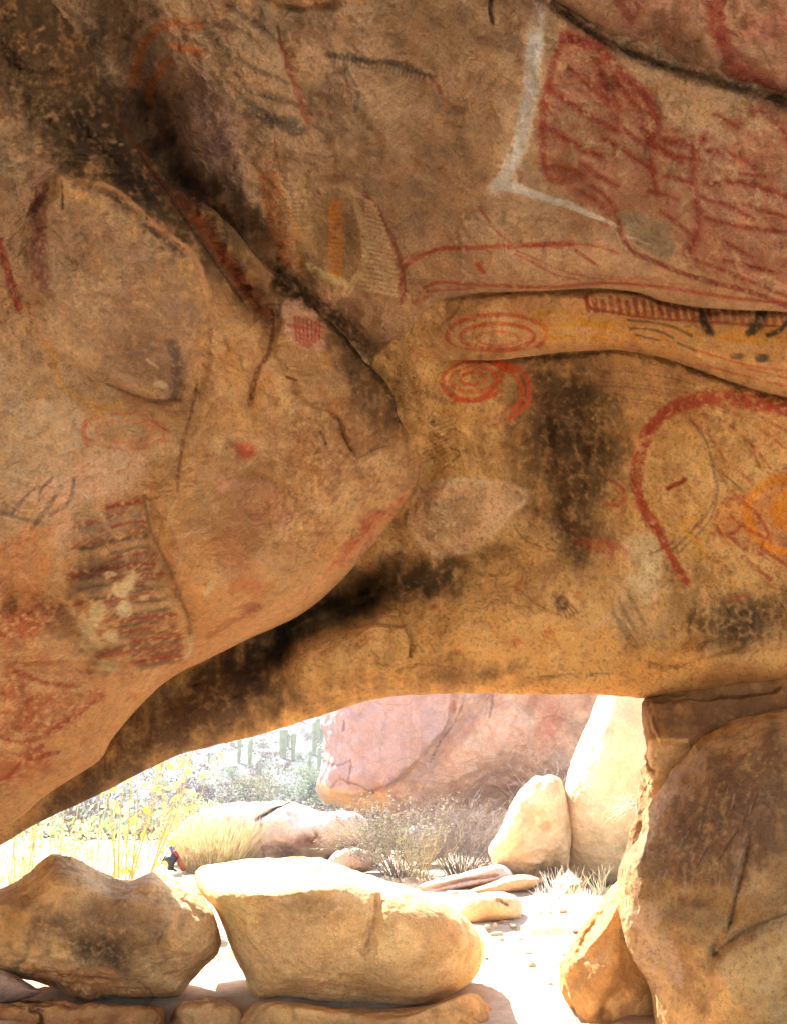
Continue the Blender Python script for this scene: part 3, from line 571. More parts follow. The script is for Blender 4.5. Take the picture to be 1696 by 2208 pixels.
    P.stroke([(858, 560), (900, 548)], 6, (156, 66, 44), .6); P.stroke([(872, 575), (862, 620), (866, 650)], 9, (150, 66, 40), .6)
    for i in range(50):
        P.ell(1000 + rng.normal() * 9, 330 + rng.random() * 290, 3 + rng.random() * 3, 2 + rng.random() * 3, (206, 176, 140), .4)
    P.stroke([(1062, -10), (1055, 18), (1060, 50)], 6, (78, 40, 34), .8)
    P.stroke([(1170, -8), (1240, 40), (1300, 80), (1420, 136), (1560, 180), (1720, 224)], 34, (78, 66, 60), .5, rough=.6, brk=.5)  # shade beneath the top right ledge, painted as a dark line
    P.speck((84, 66, 54), 6, .42, .45, 261)
sheet_rows('cave_ceiling', lipC_simple, 100, 1840, 1080, dC, featC, paintC, 50, lambda x: .004 + .20 * sstep(870, 1060, x),
           'brown overhead ceiling rock painted with a white elbow stroke and a big red striped figure', 'rock', nz=(0.06, 190, 0.007, 30), back=0.9, backpx=260, jag=1.5, x2=4200, tail=TAIL, base=(176, 150, 118), seed=3)

# ---------------- E : ledge at the top right
lipE = [(1000, -160), (1090, -70), (1172, -2), (1215, 24), (1260, 56), (1330, 96), (1430, 136), (1520, 168), (1600, 190), (1696, 218), (1840, 250)]
def paintE(P):
    P.mottle([(184, 146, 116), (150, 110, 90), (176, 128, 104)], 120, .6, 310); P.mottle([(196, 156, 118), (120, 86, 66)], 34, .4, 320)
    P.stroke([(1215, 20), (1300, 74), (1430, 130), (1600, 184), (1720, 218)], 16, (196, 150, 98), .6, brk=.4)  # bright lip of the ledge painted as a paler band
    P.stroke([(1540, -20), (1542, 40), (1556, 90), (1580, 140), (1640, 190), (1680, 210)], 42, (150, 56, 44), .72, rough=.4, brk=.4); P.ell(1630, 160, 50, 30, (160, 78, 56), .5, 30, .9)
    P.poly([(1310, -20), (1400, -20), (1390, 30), (1360, 50), (1330, 10)], (146, 58, 48), .6, 20, 14, .5); P.ell(1475, 95, 34, 30, (96, 62, 42), .6, 0, .9, .8)
    P.ell(1640, 60, 60, 40, (176, 96, 84), .45, 0, .9, .8)
sheet_rows('ceiling_ledge', lipE, 1000, 1840, 420, dE, [('b', 1500, 60, 140, 60, 18, 0.05)], paintE, 36, 0.16,
           'reddish rock ledge crossing the top right corner, with a broad red painted stripe', 'rock', nz=(0.03, 130, 0.006, 28), back=0.3, x2=4200, backpx=80, jag=1.5, base=(176, 138, 110), seed=4)

# ---------------- A : the big bulging mass on the left
edgeA = [(130, -420), (140, -200), (150, -60), (178, 20), (226, 90), (262, 190), (312, 290), (380, 370), (452, 430), (515, 490), (566, 560), (625, 612), (662, 640), (700, 676), (752, 728), (800, 778), (842, 816), (868, 860), (882, 905),
         (906, 960), (912, 1000), (900, 1042), (872, 1082), (822, 1150), (765, 1218), (708, 1280), (650, 1325), (600, 1350), (540, 1376), (495, 1398), (440, 1425), (385, 1452), (335, 1490), (285, 1542), (242, 1594), (212, 1640), (150, 1682), (100, 1714), (40, 1765), (-20, 1800), (-200, 1905), (-420, 2040)]
featA = [
    ('p', [(130, 385), (220, 398), (275, 428), (340, 490), (410, 540), (446, 590), (450, 660), (430, 730), (400, 800), (385, 860), (340, 864), (250, 830), (120, 760), (60, 620), (90, 480)], 12, 0.15),
    ('b', 250, 640, 190, 190, 0, 0.14), ('b', 120, 900, 180, 90, 0, 0.06), ('b', 260, 1010, 190, 70, -10, 0.10), ('b', 560, 1070, 80, 70, 0, -0.12),
    ('b', 490, 1240, 140, 110, 20, 0.22), ('b', 190, 1250, 130, 190, -20, 0.16), ('c', [(310, 1060), (330, 1150), (372, 1240), (408, 1330), (412, 1390)], 20, 0.06), ('b', 60, 1560, 220, 140, 30, 0.10),
    ('c', [(0, 1310), (70, 1290), (130, 1300), (190, 1400), (240, 1450)], 26, 0.11), ('b', 50, 1180, 80, 60, 0, -0.06),
    ('c', [(590, 660), (585, 720), (560, 780), (540, 860), (520, 900)], 18, 0.055), ('c', [(450, 640), (440, 760), (425, 850), (400, 930), (380, 1010), (372, 1070)], 18, 0.04),
    ('c', [(220, 60), (262, 180), (300, 270), (350, 350), (420, 450), (480, 560), (520, 640), (560, 690)], 34, 0.24), ('c', [(240, 240), (300, 320), (340, 420), (400, 520)], 9, 0.03),
    ('c', [(150, 180), (210, 230), (230, 300)], 14, 0.05), ('c', [(60, 230), (160, 260), (220, 330), (290, 380)], 12, 0.04), ('c', [(0, 120), (80, 160), (170, 150)], 12, 0.03),
    ('c', [(728, 900), (745, 950), (770, 984), (806, 968), (832, 962)], 5, 0.035), ('c', [(606, 655), (640, 672), (690, 700), (740, 770), (770, 850)], 8, 0.04),
    ('p', [(600, 640), (690, 680), (760, 770), (850, 860), (850, 950), (760, 985), (715, 880), (640, 850), (600, 740)], 9, 0.04), ('c', [(690, 930), (700, 960), (670, 980)], 4, 0.02),
    ('b', 700, 1080, 110, 120, 30, 0.16), ('c', [(880, 1060), (780, 1170), (680, 1270), (560, 1350), (470, 1390)], 26, -0.03), ('b', 640, 870, 90, 90, 0, 0.05),
    ('c', [(370, 1340), (470, 1300), (560, 1270)], 12, 0.02), ('b', 330, 1110, 30, 90, -12, -0.03), ('b', 170, 860, 120, 30, 10, -0.03), ('b', 480, 980, 70, 90, -20, 0.05),
    ('c', [(130, 385), (220, 398), (275, 428), (340, 490), (410, 540), (440, 600), (455, 670)], 6, -0.035),
]
def paintA(P):
    P.mottle([(192, 160, 118), (160, 126, 88), (188, 148, 104)], 170, .6, 410); P.mottle([(198, 160, 120), (146, 106, 74), (196, 148, 88)], 46, .35, 420); P.mottle([(120, 90, 66), (206, 174, 136)], 12, .16, 430, .25, .7)
    P.mix(slice(None), sstep(950, 1350, P.y) * (.55 + .2 * P.nl), (196, 144, 92))
    P.ell(60, 880, 200, 280, (176, 166, 152), .5, 0, .9, .5); P.ell(0, 480, 110, 260, (156, 142, 130), .45, 0, .9, .5)  # cool daylight on the left side, painted as paler grey
    P.poly([(100, 440), (300, 450), (440, 600), (420, 760), (370, 850), (230, 820), (110, 700), (60, 560)], (138, 118, 108), .5, 50, 30, .4)
    P.ell(310, 770, 80, 50, (112, 88, 72), .5, 20, .9); P.stroke([(370, 740), (385, 790), (378, 850)], 30, (84, 74, 76), .55, brk=.6); P.stroke([(230, 828), (300, 856), (340, 866), (388, 860)], 5, (70, 58, 54), .5, w2=9)
    P.ell(348, 830, 16, 9, (200, 180, 146), .6, 20); P.stroke([(318, 776), (340, 792)], 6, (206, 180, 152), .5)
    # rough sooty corner
    P.poly([(-60, -200), (180, -200), (250, 90), (300, 270), (390, 400), (500, 520), (600, 640), (560, 660), (440, 560), (340, 480), (230, 392), (130, 380), (60, 280), (-40, 200), (-200, 200), (-200, -200)], (66, 56, 46), .85, 40, 30, .3)
    P.poly([(210, 200), (280, 300), (330, 420), (300, 430), (230, 380), (130, 370), (150, 250)], (34, 26, 22), .75, 40, 30, .35); P.ell(290, 400, 60, 40, (34, 30, 30), .7, 35, .8)
    P.mix(slice(None), sstep(.15, .7, P.nm) * sstep(420, 200, P.y) * sstep(360, 100, P.x) * .45, (130, 110, 84))
    P.ell(30, 340, 90, 70, (150, 134, 116), .5, 30, .9)
    for a in [(245, 305, 7), (262, 312, 6), (290, 325, 6), (228, 270, 8), (200, 290, 7)]: P.ell(a[0], a[1], a[2] * 1.3, a[2] * .7, (170, 146, 118), .6)
    P.stroke([(272, 250), (300, 300), (330, 350), (380, 420), (440, 480), (490, 560), (540, 640), (580, 680)], 40, (116, 62, 40), .68, rough=.5, brk=.35, w2=30)
    P.stroke([(300, 330), (370, 430), (460, 560), (530, 660)], 5, (58, 34, 26), .7, rough=.8); P.stroke([(420, 470), (500, 580), (570, 660)], 30, (150, 82, 44), .5, rough=.5, brk=.5)
    P.stroke([(130, 386), (180, 392), (228, 400), (270, 424), (310, 464), (352, 500), (400, 532), (432, 575), (445, 630), (452, 670)], 8, (200, 158, 122), .8, rough=.3, brk=.2)
    P.stroke([(320, 480), (370, 520), (410, 555), (426, 600)], 5, (190, 140, 110), .5); P.stroke([(134, 392), (136, 450)], 4, (40, 32, 30), .7); P.stroke([(150, 400), (250, 430), (330, 500), (400, 556)], 8, (84, 72, 60), .45, brk=.6)
    P.stroke([(240, 462), (262, 468), (290, 486)], 8, (190, 170, 140), .5)
    P.stroke([(80, 440), (84, 500), (82, 560), (88, 600)], 40, (112, 60, 58), .62, rough=.5, brk=.4); P.stroke([(86, 340), (84, 420)], 34, (146, 104, 100), .5, brk=.5)
    P.stroke([(0, 520), (14, 570), (26, 620), (42, 665)], 14, (156, 58, 50), .75, rough=.4); P.stroke([(80, 600), (110, 640)], 20, (110, 68, 62), .4, brk=.6)
    # yellow line and rings
    P.stroke([(100, 740), (118, 780), (132, 830), (170, 858), (218, 880), (262, 872)], 10, (200, 156, 84), .62, rough=.5, brk=.4); P.stroke([(50, 700), (90, 740), (110, 800)], 8, (196, 160, 110), .4)
    c = (180, 90, 62); P.ring(272, 930, 92, 38, 6, c, .45, 0, 60, 300); P.ring(270, 930, 62, 24, 6, (192, 110, 72), .42); P.stroke([(186, 905), (180, 935), (190, 960)], 8, c, .6); P.stroke([(330, 908), (362, 930), (350, 950)], 6, c, .6); P.ring(266, 932, 88, 33, 4, c, .5, 0, -60, 60)
    P.stroke([(215, 890), (222, 915)], 8, (196, 150, 70), .5); P.stroke([(260, 880), (275, 900)], 8, (196, 150, 70), .5)
    P.poly([(180, 1000), (250, 975), (312, 980), (305, 1060), (240, 1075), (150, 1085), (60, 1075), (20, 1070), (100, 1040)], (204, 166, 146), .6, 24, 16, .3); P.poly([(110, 1060), (160, 1070), (160, 1180), (110, 1180)], (192, 154, 134), .5, 30, 16, .4)
    P.stroke([(480, 1045), (530, 1042), (580, 1060), (610, 1100), (612, 1130)], 24, (200, 156, 134), .55, rough=.4, brk=.3); P.ell(560, 1090, 70, 50, (196, 150, 120), .5, 20, .9)
    for q, w in (([(75, 1055), (50, 1075), (30, 1110)], 8), ([(115, 1030), (90, 1055), (85, 1080)], 6), ([(130, 1050), (110, 1085), (70, 1140)], 8), ([(160, 1035), (150, 1080), (110, 1110)], 7), ([(30, 1108), (60, 1122), (90, 1130)], 9), ([(0, 1105), (30, 1112)], 8)):
        P.stroke(q, w, (100, 88, 86), .6, rough=.6, brk=.5)
    P.poly([(0, 1160), (80, 1140), (110, 1180), (80, 1290), (0, 1300)], (190, 126, 84), .5, 40, 30, .4)
    # striped figure
    fig = [(155, 1095), (210, 1066), (300, 1062), (316, 1120), (340, 1200), (378, 1270), (404, 1330), (410, 1385), (360, 1410), (300, 1430), (225, 1440), (180, 1400), (150, 1340), (130, 1290), (138, 1230), (160, 1190)]
    P.poly(fig, (156, 130, 100), .35, 30, 26, .6)
    r = random.Random(5)
    for k in range(16):
        y = 1084 + k * 22.5; xl = 158 - 12 * math.sin((k - 3) / 13 * 3.1) + max(0, k - 10) * 15; xr = 300 + k * 6.9; q = [(xl, y + 30 - k * .9), (xl + (xr - xl) * .35, y + 16 - k * .6), (xl + (xr - xl) * .7, y + 2 - k * .2), (xr, y - 6)]
        q = [(a, b + r.uniform(-3, 3)) for a, b in q]
        qq = catmull(q, 5); cut = r.choice([0, 0, 2, 5, 7]); e2 = len(qq) - r.choice([0, 0, 0, 2, 4])
        if k % 6 != 4: P.stroke(qq[cut:e2:2], r.uniform(7, 13), (146, 54, 34), r.uniform(.6, .95), rough=.8, brk=.75, soft=.7)
        P.stroke([(a, b + r.uniform(9, 13)) for a, b in qq[r.choice([0, 2, 6])::2]], r.uniform(6, 12), (88, 74, 60) if k > 2 else (140, 126, 114), r.uniform(.45, .75), rough=.7, brk=.6, soft=.7)
    P.poly([(135, 1240), (200, 1200), (240, 1220), (200, 1290), (140, 1300)], (64, 46, 36), .55, 30, 20, .5)
    for a in [(272, 1262, 26, 34, 0), (285, 1245, 22, 14, 20), (206, 1330, 12, 40, 15), (196, 1385, 18, 32, -10), (226, 1432, 26, 13, 20), (178, 1340, 12, 14, 0), (272, 1310, 14, 22, 0), (150, 1310, 12, 20, -30), (236, 1238, 20, 8, 0), (410, 1378, 7, 14, 20), (310, 1290, 12, 8, 0), (240, 1370, 12, 10, 0)]:
        P.ell(a[0], a[1], a[2], a[3], (206, 174, 132), .85, a[4], .45, .8, .15)
    P.stroke([(414, 1366), (412, 1400), (400, 1420)], 6, (210, 180, 150), .6); P.stroke([(310, 1070), (328, 1150), (372, 1240), (405, 1330), (412, 1385)], 5, (120, 84, 60), .5)
    P.stroke([(370, 1160), (420, 1148), (455, 1138)], 7, (206, 170, 138), .45, brk=.6); P.stroke([(444, 1280), (458, 1258)], 10, (200, 180, 140), .6); P.stroke([(372, 1096), (382, 1080)], 5, (210, 180, 150), .5)
    # reds
    P.ell(530, 968, 18, 20, (190, 84, 62), .85, 0, .9, .7, .4); P.ell(502, 975, 24, 26, (120, 76, 66), .5, 0, .9, .8); P.ell(500, 1185, 55, 48, (168, 90, 62), .38, 0, .9, .8, .5); P.ell(530, 1260, 40, 24, (180, 86, 48), .45, 0, .9, .8); P.ell(540, 1310, 24, 12, (150, 60, 44), .5)
    P.stroke([(450, 1370), (500, 1340), (560, 1310)], 12, (140, 70, 50), .4, brk=.8)
    for a in [(90, 1540, 130, 60, .6), (30, 1470, 80, 50, .5), (130, 1480, 60, 26, .5), (60, 1640, 110, 40, .6), (200, 1500, 60, 30, .35), (30, 1380, 60, 50, .4), (60, 1340, 90, 26, .35)]:
        P.ell(a[0], a[1], a[2], a[3], (158, 62, 40), a[4], -20, .9, .9, .7)
    for q in ([(0, 1590), (60, 1598), (140, 1560), (220, 1500)], [(0, 1690), (60, 1640), (130, 1620)], [(20, 1440), (90, 1470), (160, 1480)], [(0, 1540), (90, 1500)], [(-30, 1400), (40, 1340), (90, 1300)]): P.stroke(q, 10, (150, 54, 36), .6, rough=.8, brk=.7)
    for a in [(120, 1530, 40, 20), (160, 1450, 30, 26), (70, 1400, 24, 16), (30, 1520, 30, 14)]: P.ell(a[0], a[1], a[2], a[3], (196, 150, 104), .5, -30, .9, .9, .5)
    P.poly([(-40, 1310), (80, 1290), (140, 1300), (180, 1390), (100, 1370), (30, 1330)], (120, 74, 50), .45, 40, 20, .6)
    # pink-red streak; warm glow of the lower lip painted as a pale band
    P.poly([(885, 1062), (870, 1090), (800, 1165), (700, 1240), (720, 1200), (800, 1110)], (168, 84, 58), .68, 14, 10, .4)
    P.stroke([(880, 1075), (810, 1155), (740, 1220), (620, 1310), (520, 1370), (430, 1420), (330, 1480)], 34, (206, 148, 112), .5, rough=.4, brk=.35)
    # painted patch and rib edge
    P.poly([(616, 652), (662, 640), (700, 690), (692, 748), (650, 760), (612, 720)], (196, 160, 142), .75, 12, 10, .25); P.ell(735, 820, 34, 30, (164, 142, 116), .5, 0, .9)
    for k in range(7): P.stroke([(636 + k * 9, 684 + k * 2), (640 + k * 8, 748 - abs(k - 3) * 5)], 5, (176, 68, 52), .75, rough=.5, brk=.4)
    P.stroke([(622, 700), (650, 706), (694, 716)], 5, (176, 68, 52), .5)
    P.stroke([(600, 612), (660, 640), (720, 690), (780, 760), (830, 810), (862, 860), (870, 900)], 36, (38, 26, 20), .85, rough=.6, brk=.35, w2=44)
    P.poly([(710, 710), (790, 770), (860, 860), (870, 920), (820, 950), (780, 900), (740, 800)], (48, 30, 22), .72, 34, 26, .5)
    P.poly([(640, 860), (760, 880), (840, 960), (790, 1040), (700, 1080), (640, 1000)], (150, 104, 68), .5, 40, 30, .8)
    P.stroke([(585, 660), (590, 700), (580, 760), (556, 800), (540, 870)], 8, (104, 54, 34), .7, rough=.6); P.stroke([(425, 830), (410, 900), (396, 950), (386, 1010), (384, 1060)], 6, (120, 78, 48), .55, rough=.6)
    P.stroke([(728, 900), (745, 950), (770, 986), (806, 970), (832, 962)], 3, (60, 40, 30), .5); P.stroke([(616, 812), (640, 820)], 4, (50, 34, 26), .7); P.stroke([(690, 930), (704, 958)], 3, (60, 40, 30), .7)
    P.stroke([(560, 660), (575, 700), (570, 740)], 20, (110, 64, 42), .4, brk=.6)
    sp = sstep(560, 640, P.x) * sstep(820, 900, P.y) * sstep(1300, 1180, P.y)
    n = fbm2(P.x, P.y, 8, 3, 461); P.mix(slice(None), sstep(.25, .5, n) * sp * .3, (88, 60, 44)); P.speck((74, 54, 42), 7, .48, .4, 465)
sheet_cols('bulging_rock', edgeA, -400, 2020, 1000, dA, featA, paintA, 190, 0.75,
           'big bulging rock on the left, painted with a red and black striped figure', 'rock', nz=(0.06, 170, 0.008, 30), back=1.3, backpx=300, base=(184, 152, 112), seed=5)
# ================================================================== BOULDERS: closed stones
_ico = {}
def ico(n):
    if n not in _ico:
        bm = bmesh.new(); bmesh.ops.create_icosphere(bm, subdivisions=n, radius=1.0)
        v = np.array([p.co[:] for p in bm.verts]); f = np.array([[q.index for q in k.verts] for k in bm.faces]); bm.free(); _ico[n] = (v, f)
    return _ico[n]
def boulder(name, outline, d, Tf, Tb, label, cat='boulder', sub=7, k=2.4, feats=(), extra=None, paint=None, base=(186, 152, 112), nz=(0.03, 0.35, 0.008, 0.06), mat=None, group=None, seed=0, tilt=(0, 0), cen=None, parent=None, mottle=0.5):
    v, f = ico(sub); O = catmull(outline, 12, True); c = np.array(cen) if cen else O.mean(0)
    th = np.arctan2(O[:, 1] - c[1], O[:, 0] - c[0]); rr = np.hypot(O[:, 0] - c[0], O[:, 1] - c[1])
    o = np.argsort(th); th = th[o]; rr = rr[o]; TH = np.concatenate([th - 2 * math.pi, th, th + 2 * math.pi]); RR = np.concatenate([rr] * 3)
    s = np.hypot(v[:, 0], v[:, 1]); a = np.arctan2(v[:, 1], v[:, 0]); z = v[:, 2]
    nk = (s ** k + abs(z) ** k) ** (1 / k); s2 = s / nk; z2 = z / nk
    r = np.interp(a, TH, RR); px = c[0] + s2 * r * np.cos(a); py = c[1] + s2 * r * np.sin(a)
    D = d - np.where(z2 > 0, Tf, Tb) * z2 + tilt[0] * (px - c[0]) / 1000 + tilt[1] * (py - c[1]) / 1000
    if extra is not None: D = D + extra(px, py)
    fr = sstep(-0.05, 0.35, z2)
    if feats: D = D - relief(px, py, feats) * fr
    P = W(px, py, D); ctr = P.mean(0); nrm = P - ctr; nrm /= np.linalg.norm(nrm, axis=1)[:, None] + 1e-9
    P = P + nrm * (fbm3(P, nz[1], 4, 700 + seed) * nz[0] - np.abs(fbm3(P, nz[1] * .45, 3, 730 + seed)) * nz[0] * .55 + fbm3(P, nz[3], 3, 800 + seed) * nz[2])[:, None]
    pt = Paint(px, py, base, seed)
    if mottle:
        sc = 60 * 5.0 / d; lo = fbm3(P, 0.35 * d / 5, 5, 40 + seed); hi = fbm3(P, 0.09 * d / 5, 4, 60 + seed)
        b = np.array(base, float)
        pt.mix(slice(None), sstep(.05, .6, lo) * mottle, b * (1.1, 1.05, .95)); pt.mix(slice(None), sstep(.05, .6, -lo) * mottle, b * (.78, .74, .68)); pt.mix(slice(None), sstep(.2, .7, hi) * mottle * .7, b * (.72, .66, .58))
    if paint: paint(pt)
    if d < 6: pt.grade(1.0, 1.08, 1.2)
    ob = link_mesh(name, P, f, mat or M_ROCK, pt.c, parent=parent)
    if parent is None: tag(ob, label, cat, group)
    return ob
# left boulder
def pL(P):
    P.ell(200, 2010, 170, 60, (112, 84, 58), .6, 10, .9, .7); P.ell(220, 2055, 70, 26, (64, 48, 40), .7, 10, .9, .8); P.ell(110, 1985, 60, 20, (84, 62, 46), .5, 0, .9, .8); P.ell(250, 1975, 120, 40, (130, 96, 66), .5, 15, .9)
    P.poly([(60, 2085), (250, 2110), (330, 2160), (160, 2190), (0, 2110)], (196, 120, 60), .55, 30, 20, .4); P.stroke([(0, 2110), (80, 2095), (180, 2110), (300, 2120), (340, 2160)], 6, (90, 56, 36), .4, brk=.7)  # golden ground bounce painted along the base
    P.poly([(0, 1960), (60, 1980), (40, 2060), (0, 2060)], (196, 150, 86), .5, 30, 20, .4); P.speck((80, 58, 42), 7, .45, .4, 17)
boulder('boulder', [(-120, 2000), (-60, 1935), (0, 1915), (60, 1885), (92, 1855), (120, 1843), (160, 1850), (200, 1872), (245, 1893), (285, 1896), (306, 1888), (330, 1880), (354, 1886), (395, 1903), (430, 1925), (462, 1968), (474, 2005), (472, 2050), (440, 2085), (412, 2118), (385, 2148), (320, 2152), (250, 2155), (180, 2160), (110, 2130), (0, 2098), (-90, 2070)],
        5.25, .55, .6, 'large dark stained boulder at the lower left, pointed knob on its top', sub=8, k=2.6, cen=(190, 2020), base=(202, 166, 120), paint=pL, seed=1,
        extra=lambda x, y: 0.0020 * np.clip(np.interp(x, [0, 60, 130, 200, 280, 340, 470], [1935, 1925, 1895, 1905, 1930, 1935, 1960]) + 15 - y, 0, 200),
        feats=[('b', 330, 1900, 30, 34, -20, .04), ('b', 130, 1900, 90, 40, 0, .05), ('c', [(350, 1890), (390, 1935), (440, 1990)], 10, .05), ('c', [(30, 2100), (60, 2060), (60, 2030)], 8, .04), ('b', 180, 1990, 180, 30, 12, .06), ('b', 170, 2130, 120, 22, 8, -.06), ('c', [(160, 2090), (175, 2130), (170, 2160)], 8, .05), ('c', [(180, 1895), (260, 1925), (330, 1925), (380, 1960)], 10, .03)])
# centre boulder
def topC(x, y):
    yl = np.interp(x, [420, 470, 560, 650, 700, 760, 850, 950, 1040], [1955, 1932, 1922, 1918, 1912, 1890, 1900, 1940, 1990])
    yl = yl + 5 * np.sin(x / 61.0)
    q = np.clip(yl + 26 - y, 0, 120); return 0.0066 * q * sstep(0, 95, q)
def pC(P):
    P.poly([(560, 1930), (680, 1925), (800, 1990), (780, 2120), (600, 2120), (520, 2000)], (168, 128, 78), .35, 50, 30, .4); P.ell(690, 1960, 80, 30, (120, 92, 66), .35, 0, .9, .7); P.stroke([(812, 1930), (806, 1990), (790, 2040)], 8, (110, 76, 46), .4, brk=.6)
    P.stroke([(560, 1870), (640, 1878), (720, 1868)], 6, (170, 110, 84), .5, brk=.7); P.speck((96, 70, 46), 6, .5, .4, 18)
boulder('boulder', [(424, 1888), (440, 1868), (480, 1862), (530, 1852), (600, 1850), (650, 1848), (720, 1862), (770, 1880), (820, 1896), (880, 1914), (945, 1940), (985, 1965), (1015, 1992), (1038, 2030), (1034, 2080), (1010, 2118), (975, 2145), (930, 2168), (880, 2172), (800, 2168), (700, 2160), (620, 2152), (548, 2150), (525, 2100), (498, 2040), (482, 1996), (462, 1958), (434, 1925)],
        5.35, .62, .62, 'big smooth boulder at centre with a bright flat top and tapering base', sub=8, k=2.9, cen=(745, 2015), base=(216, 182, 132), paint=pC, seed=2, extra=topC, nz=(.022, .4, .005, .06),
        feats=[('c', [(818, 1930), (812, 1980), (796, 2030), (786, 2060)], 16, .07), ('b', 900, 2010, 110, 110, 0, .08), ('b', 650, 2010, 130, 90, 0, .05), ('c', [(455, 1930), (520, 1925), (600, 1930), (660, 1920), (720, 1916)], 8, -.02), ('c', [(600, 1866), (680, 1880), (740, 1876)], 7, .03), ('c', [(770, 1885), (840, 1912), (900, 1950)], 14, .03)])
boulder('flat_stone', [(540, 2162), (640, 2158), (760, 2170), (900, 2172), (980, 2150), (1020, 2140), (1046, 2165), (1068, 2200), (1110, 2330), (800, 2380), (500, 2340), (470, 2230)],
        5.18, .5, .55, 'wide brown base stone under the centre boulder', 'rock', sub=8, k=3, base=(206, 164, 110), nz=(.07, .5, .02, .09), seed=3, feats=[('c', [(930, 2180), (990, 2190), (1060, 2230)], 10, .03)])
boulder('stone', [(366, 2200), (378, 2168), (410, 2156), (460, 2152), (505, 2162), (530, 2190), (540, 2240), (500, 2300), (400, 2300), (360, 2250)],
        5.0, .22, .25, 'small rounded brown stone in front of the gap between the two big boulders', 'stone', sub=6, base=(196, 154, 104), seed=4, nz=(.035, .22, .01, .05))
boulder('stone', [(-60, 2130), (-10, 2090), (30, 2100), (75, 2128), (90, 2140), (50, 2156), (-20, 2165)], 4.95, .16, .2, 'grey stone at the bottom left corner under the left boulder', 'stone', sub=6, base=(150, 128, 116), seed=5, nz=(.012, .2, .004, .05))
boulder('floor_rock', [(-150, 2160), (0, 2150), (150, 2160), (300, 2165), (362, 2180), (370, 2260), (300, 2400), (-100, 2400), (-200, 2300)], 5.05, .4, .4, 'low brown floor rock along the bottom edge beneath the left boulder', 'rock', sub=8, k=3, base=(184, 136, 86), nz=(.09, .5, .025, .09), seed=6, feats=[('c', [(60, 2165), (90, 2190), (80, 2230)], 8, .08), ('b', 220, 2190, 60, 20, 0, -.06)])
# right pillar group
def pP(P):
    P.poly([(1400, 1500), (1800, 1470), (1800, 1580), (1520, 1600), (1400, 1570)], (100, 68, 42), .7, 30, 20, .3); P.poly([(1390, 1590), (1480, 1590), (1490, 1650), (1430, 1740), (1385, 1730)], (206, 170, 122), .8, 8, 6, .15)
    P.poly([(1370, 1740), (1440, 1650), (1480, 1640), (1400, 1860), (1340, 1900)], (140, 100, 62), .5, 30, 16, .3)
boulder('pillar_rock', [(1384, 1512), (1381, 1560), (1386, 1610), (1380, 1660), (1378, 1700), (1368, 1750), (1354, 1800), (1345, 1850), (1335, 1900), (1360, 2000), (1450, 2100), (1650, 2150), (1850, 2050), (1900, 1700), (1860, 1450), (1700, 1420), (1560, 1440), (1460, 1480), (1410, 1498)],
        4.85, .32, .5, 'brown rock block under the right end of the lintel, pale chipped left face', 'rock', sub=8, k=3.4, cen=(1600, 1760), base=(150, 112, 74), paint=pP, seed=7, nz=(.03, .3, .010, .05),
        feats=[('p', [(1400, 1515), (1800, 1480), (1800, 1590), (1520, 1660), (1490, 1600), (1420, 1595), (1405, 1570)], 5, .07), ('c', [(1386, 1600), (1392, 1640), (1412, 1670)], 5, .05), ('c', [(1400, 1510), (1412, 1560), (1425, 1600)], 5, .03), ('b', 1700, 1620, 160, 30, 0, -.15)])
def pR(P):
    P.mottle([(180, 134, 80), (130, 92, 60)], 90, .5, 610)
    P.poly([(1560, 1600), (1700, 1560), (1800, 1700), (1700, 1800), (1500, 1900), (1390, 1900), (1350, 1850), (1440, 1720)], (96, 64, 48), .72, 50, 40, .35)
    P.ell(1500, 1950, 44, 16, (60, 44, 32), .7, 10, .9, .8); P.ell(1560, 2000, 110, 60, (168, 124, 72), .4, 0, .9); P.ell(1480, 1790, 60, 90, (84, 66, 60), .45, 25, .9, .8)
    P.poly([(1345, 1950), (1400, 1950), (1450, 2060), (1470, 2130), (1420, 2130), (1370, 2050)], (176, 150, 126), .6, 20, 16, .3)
    for q in ([(1616, 1800), (1600, 1880), (1585, 1940), (1568, 2010)], [(1640, 1700), (1600, 1770), (1550, 1850)], [(1535, 2060), (1600, 2010), (1696, 1970)], [(1520, 1830), (1500, 1870)]): P.stroke(q, 5, (84, 54, 34), .6, rough=.6)
    P.poly([(1560, 2060), (1800, 1980), (1800, 2300), (1500, 2300)], (206, 170, 110), .45, 60, 30, .3); P.speck((66, 46, 34), 7, .42, .5, 19)  # golden bounce light on the bottom painted in as a paler area
    for k in range(60):
        x = 1400 + rng.random() * 240; y = 1660 + rng.random() * 280; P.stroke([(x, y), (x - 6, y + 14 + rng.random() * 14)], 3, (176, 156, 140), .3, brk=.6)
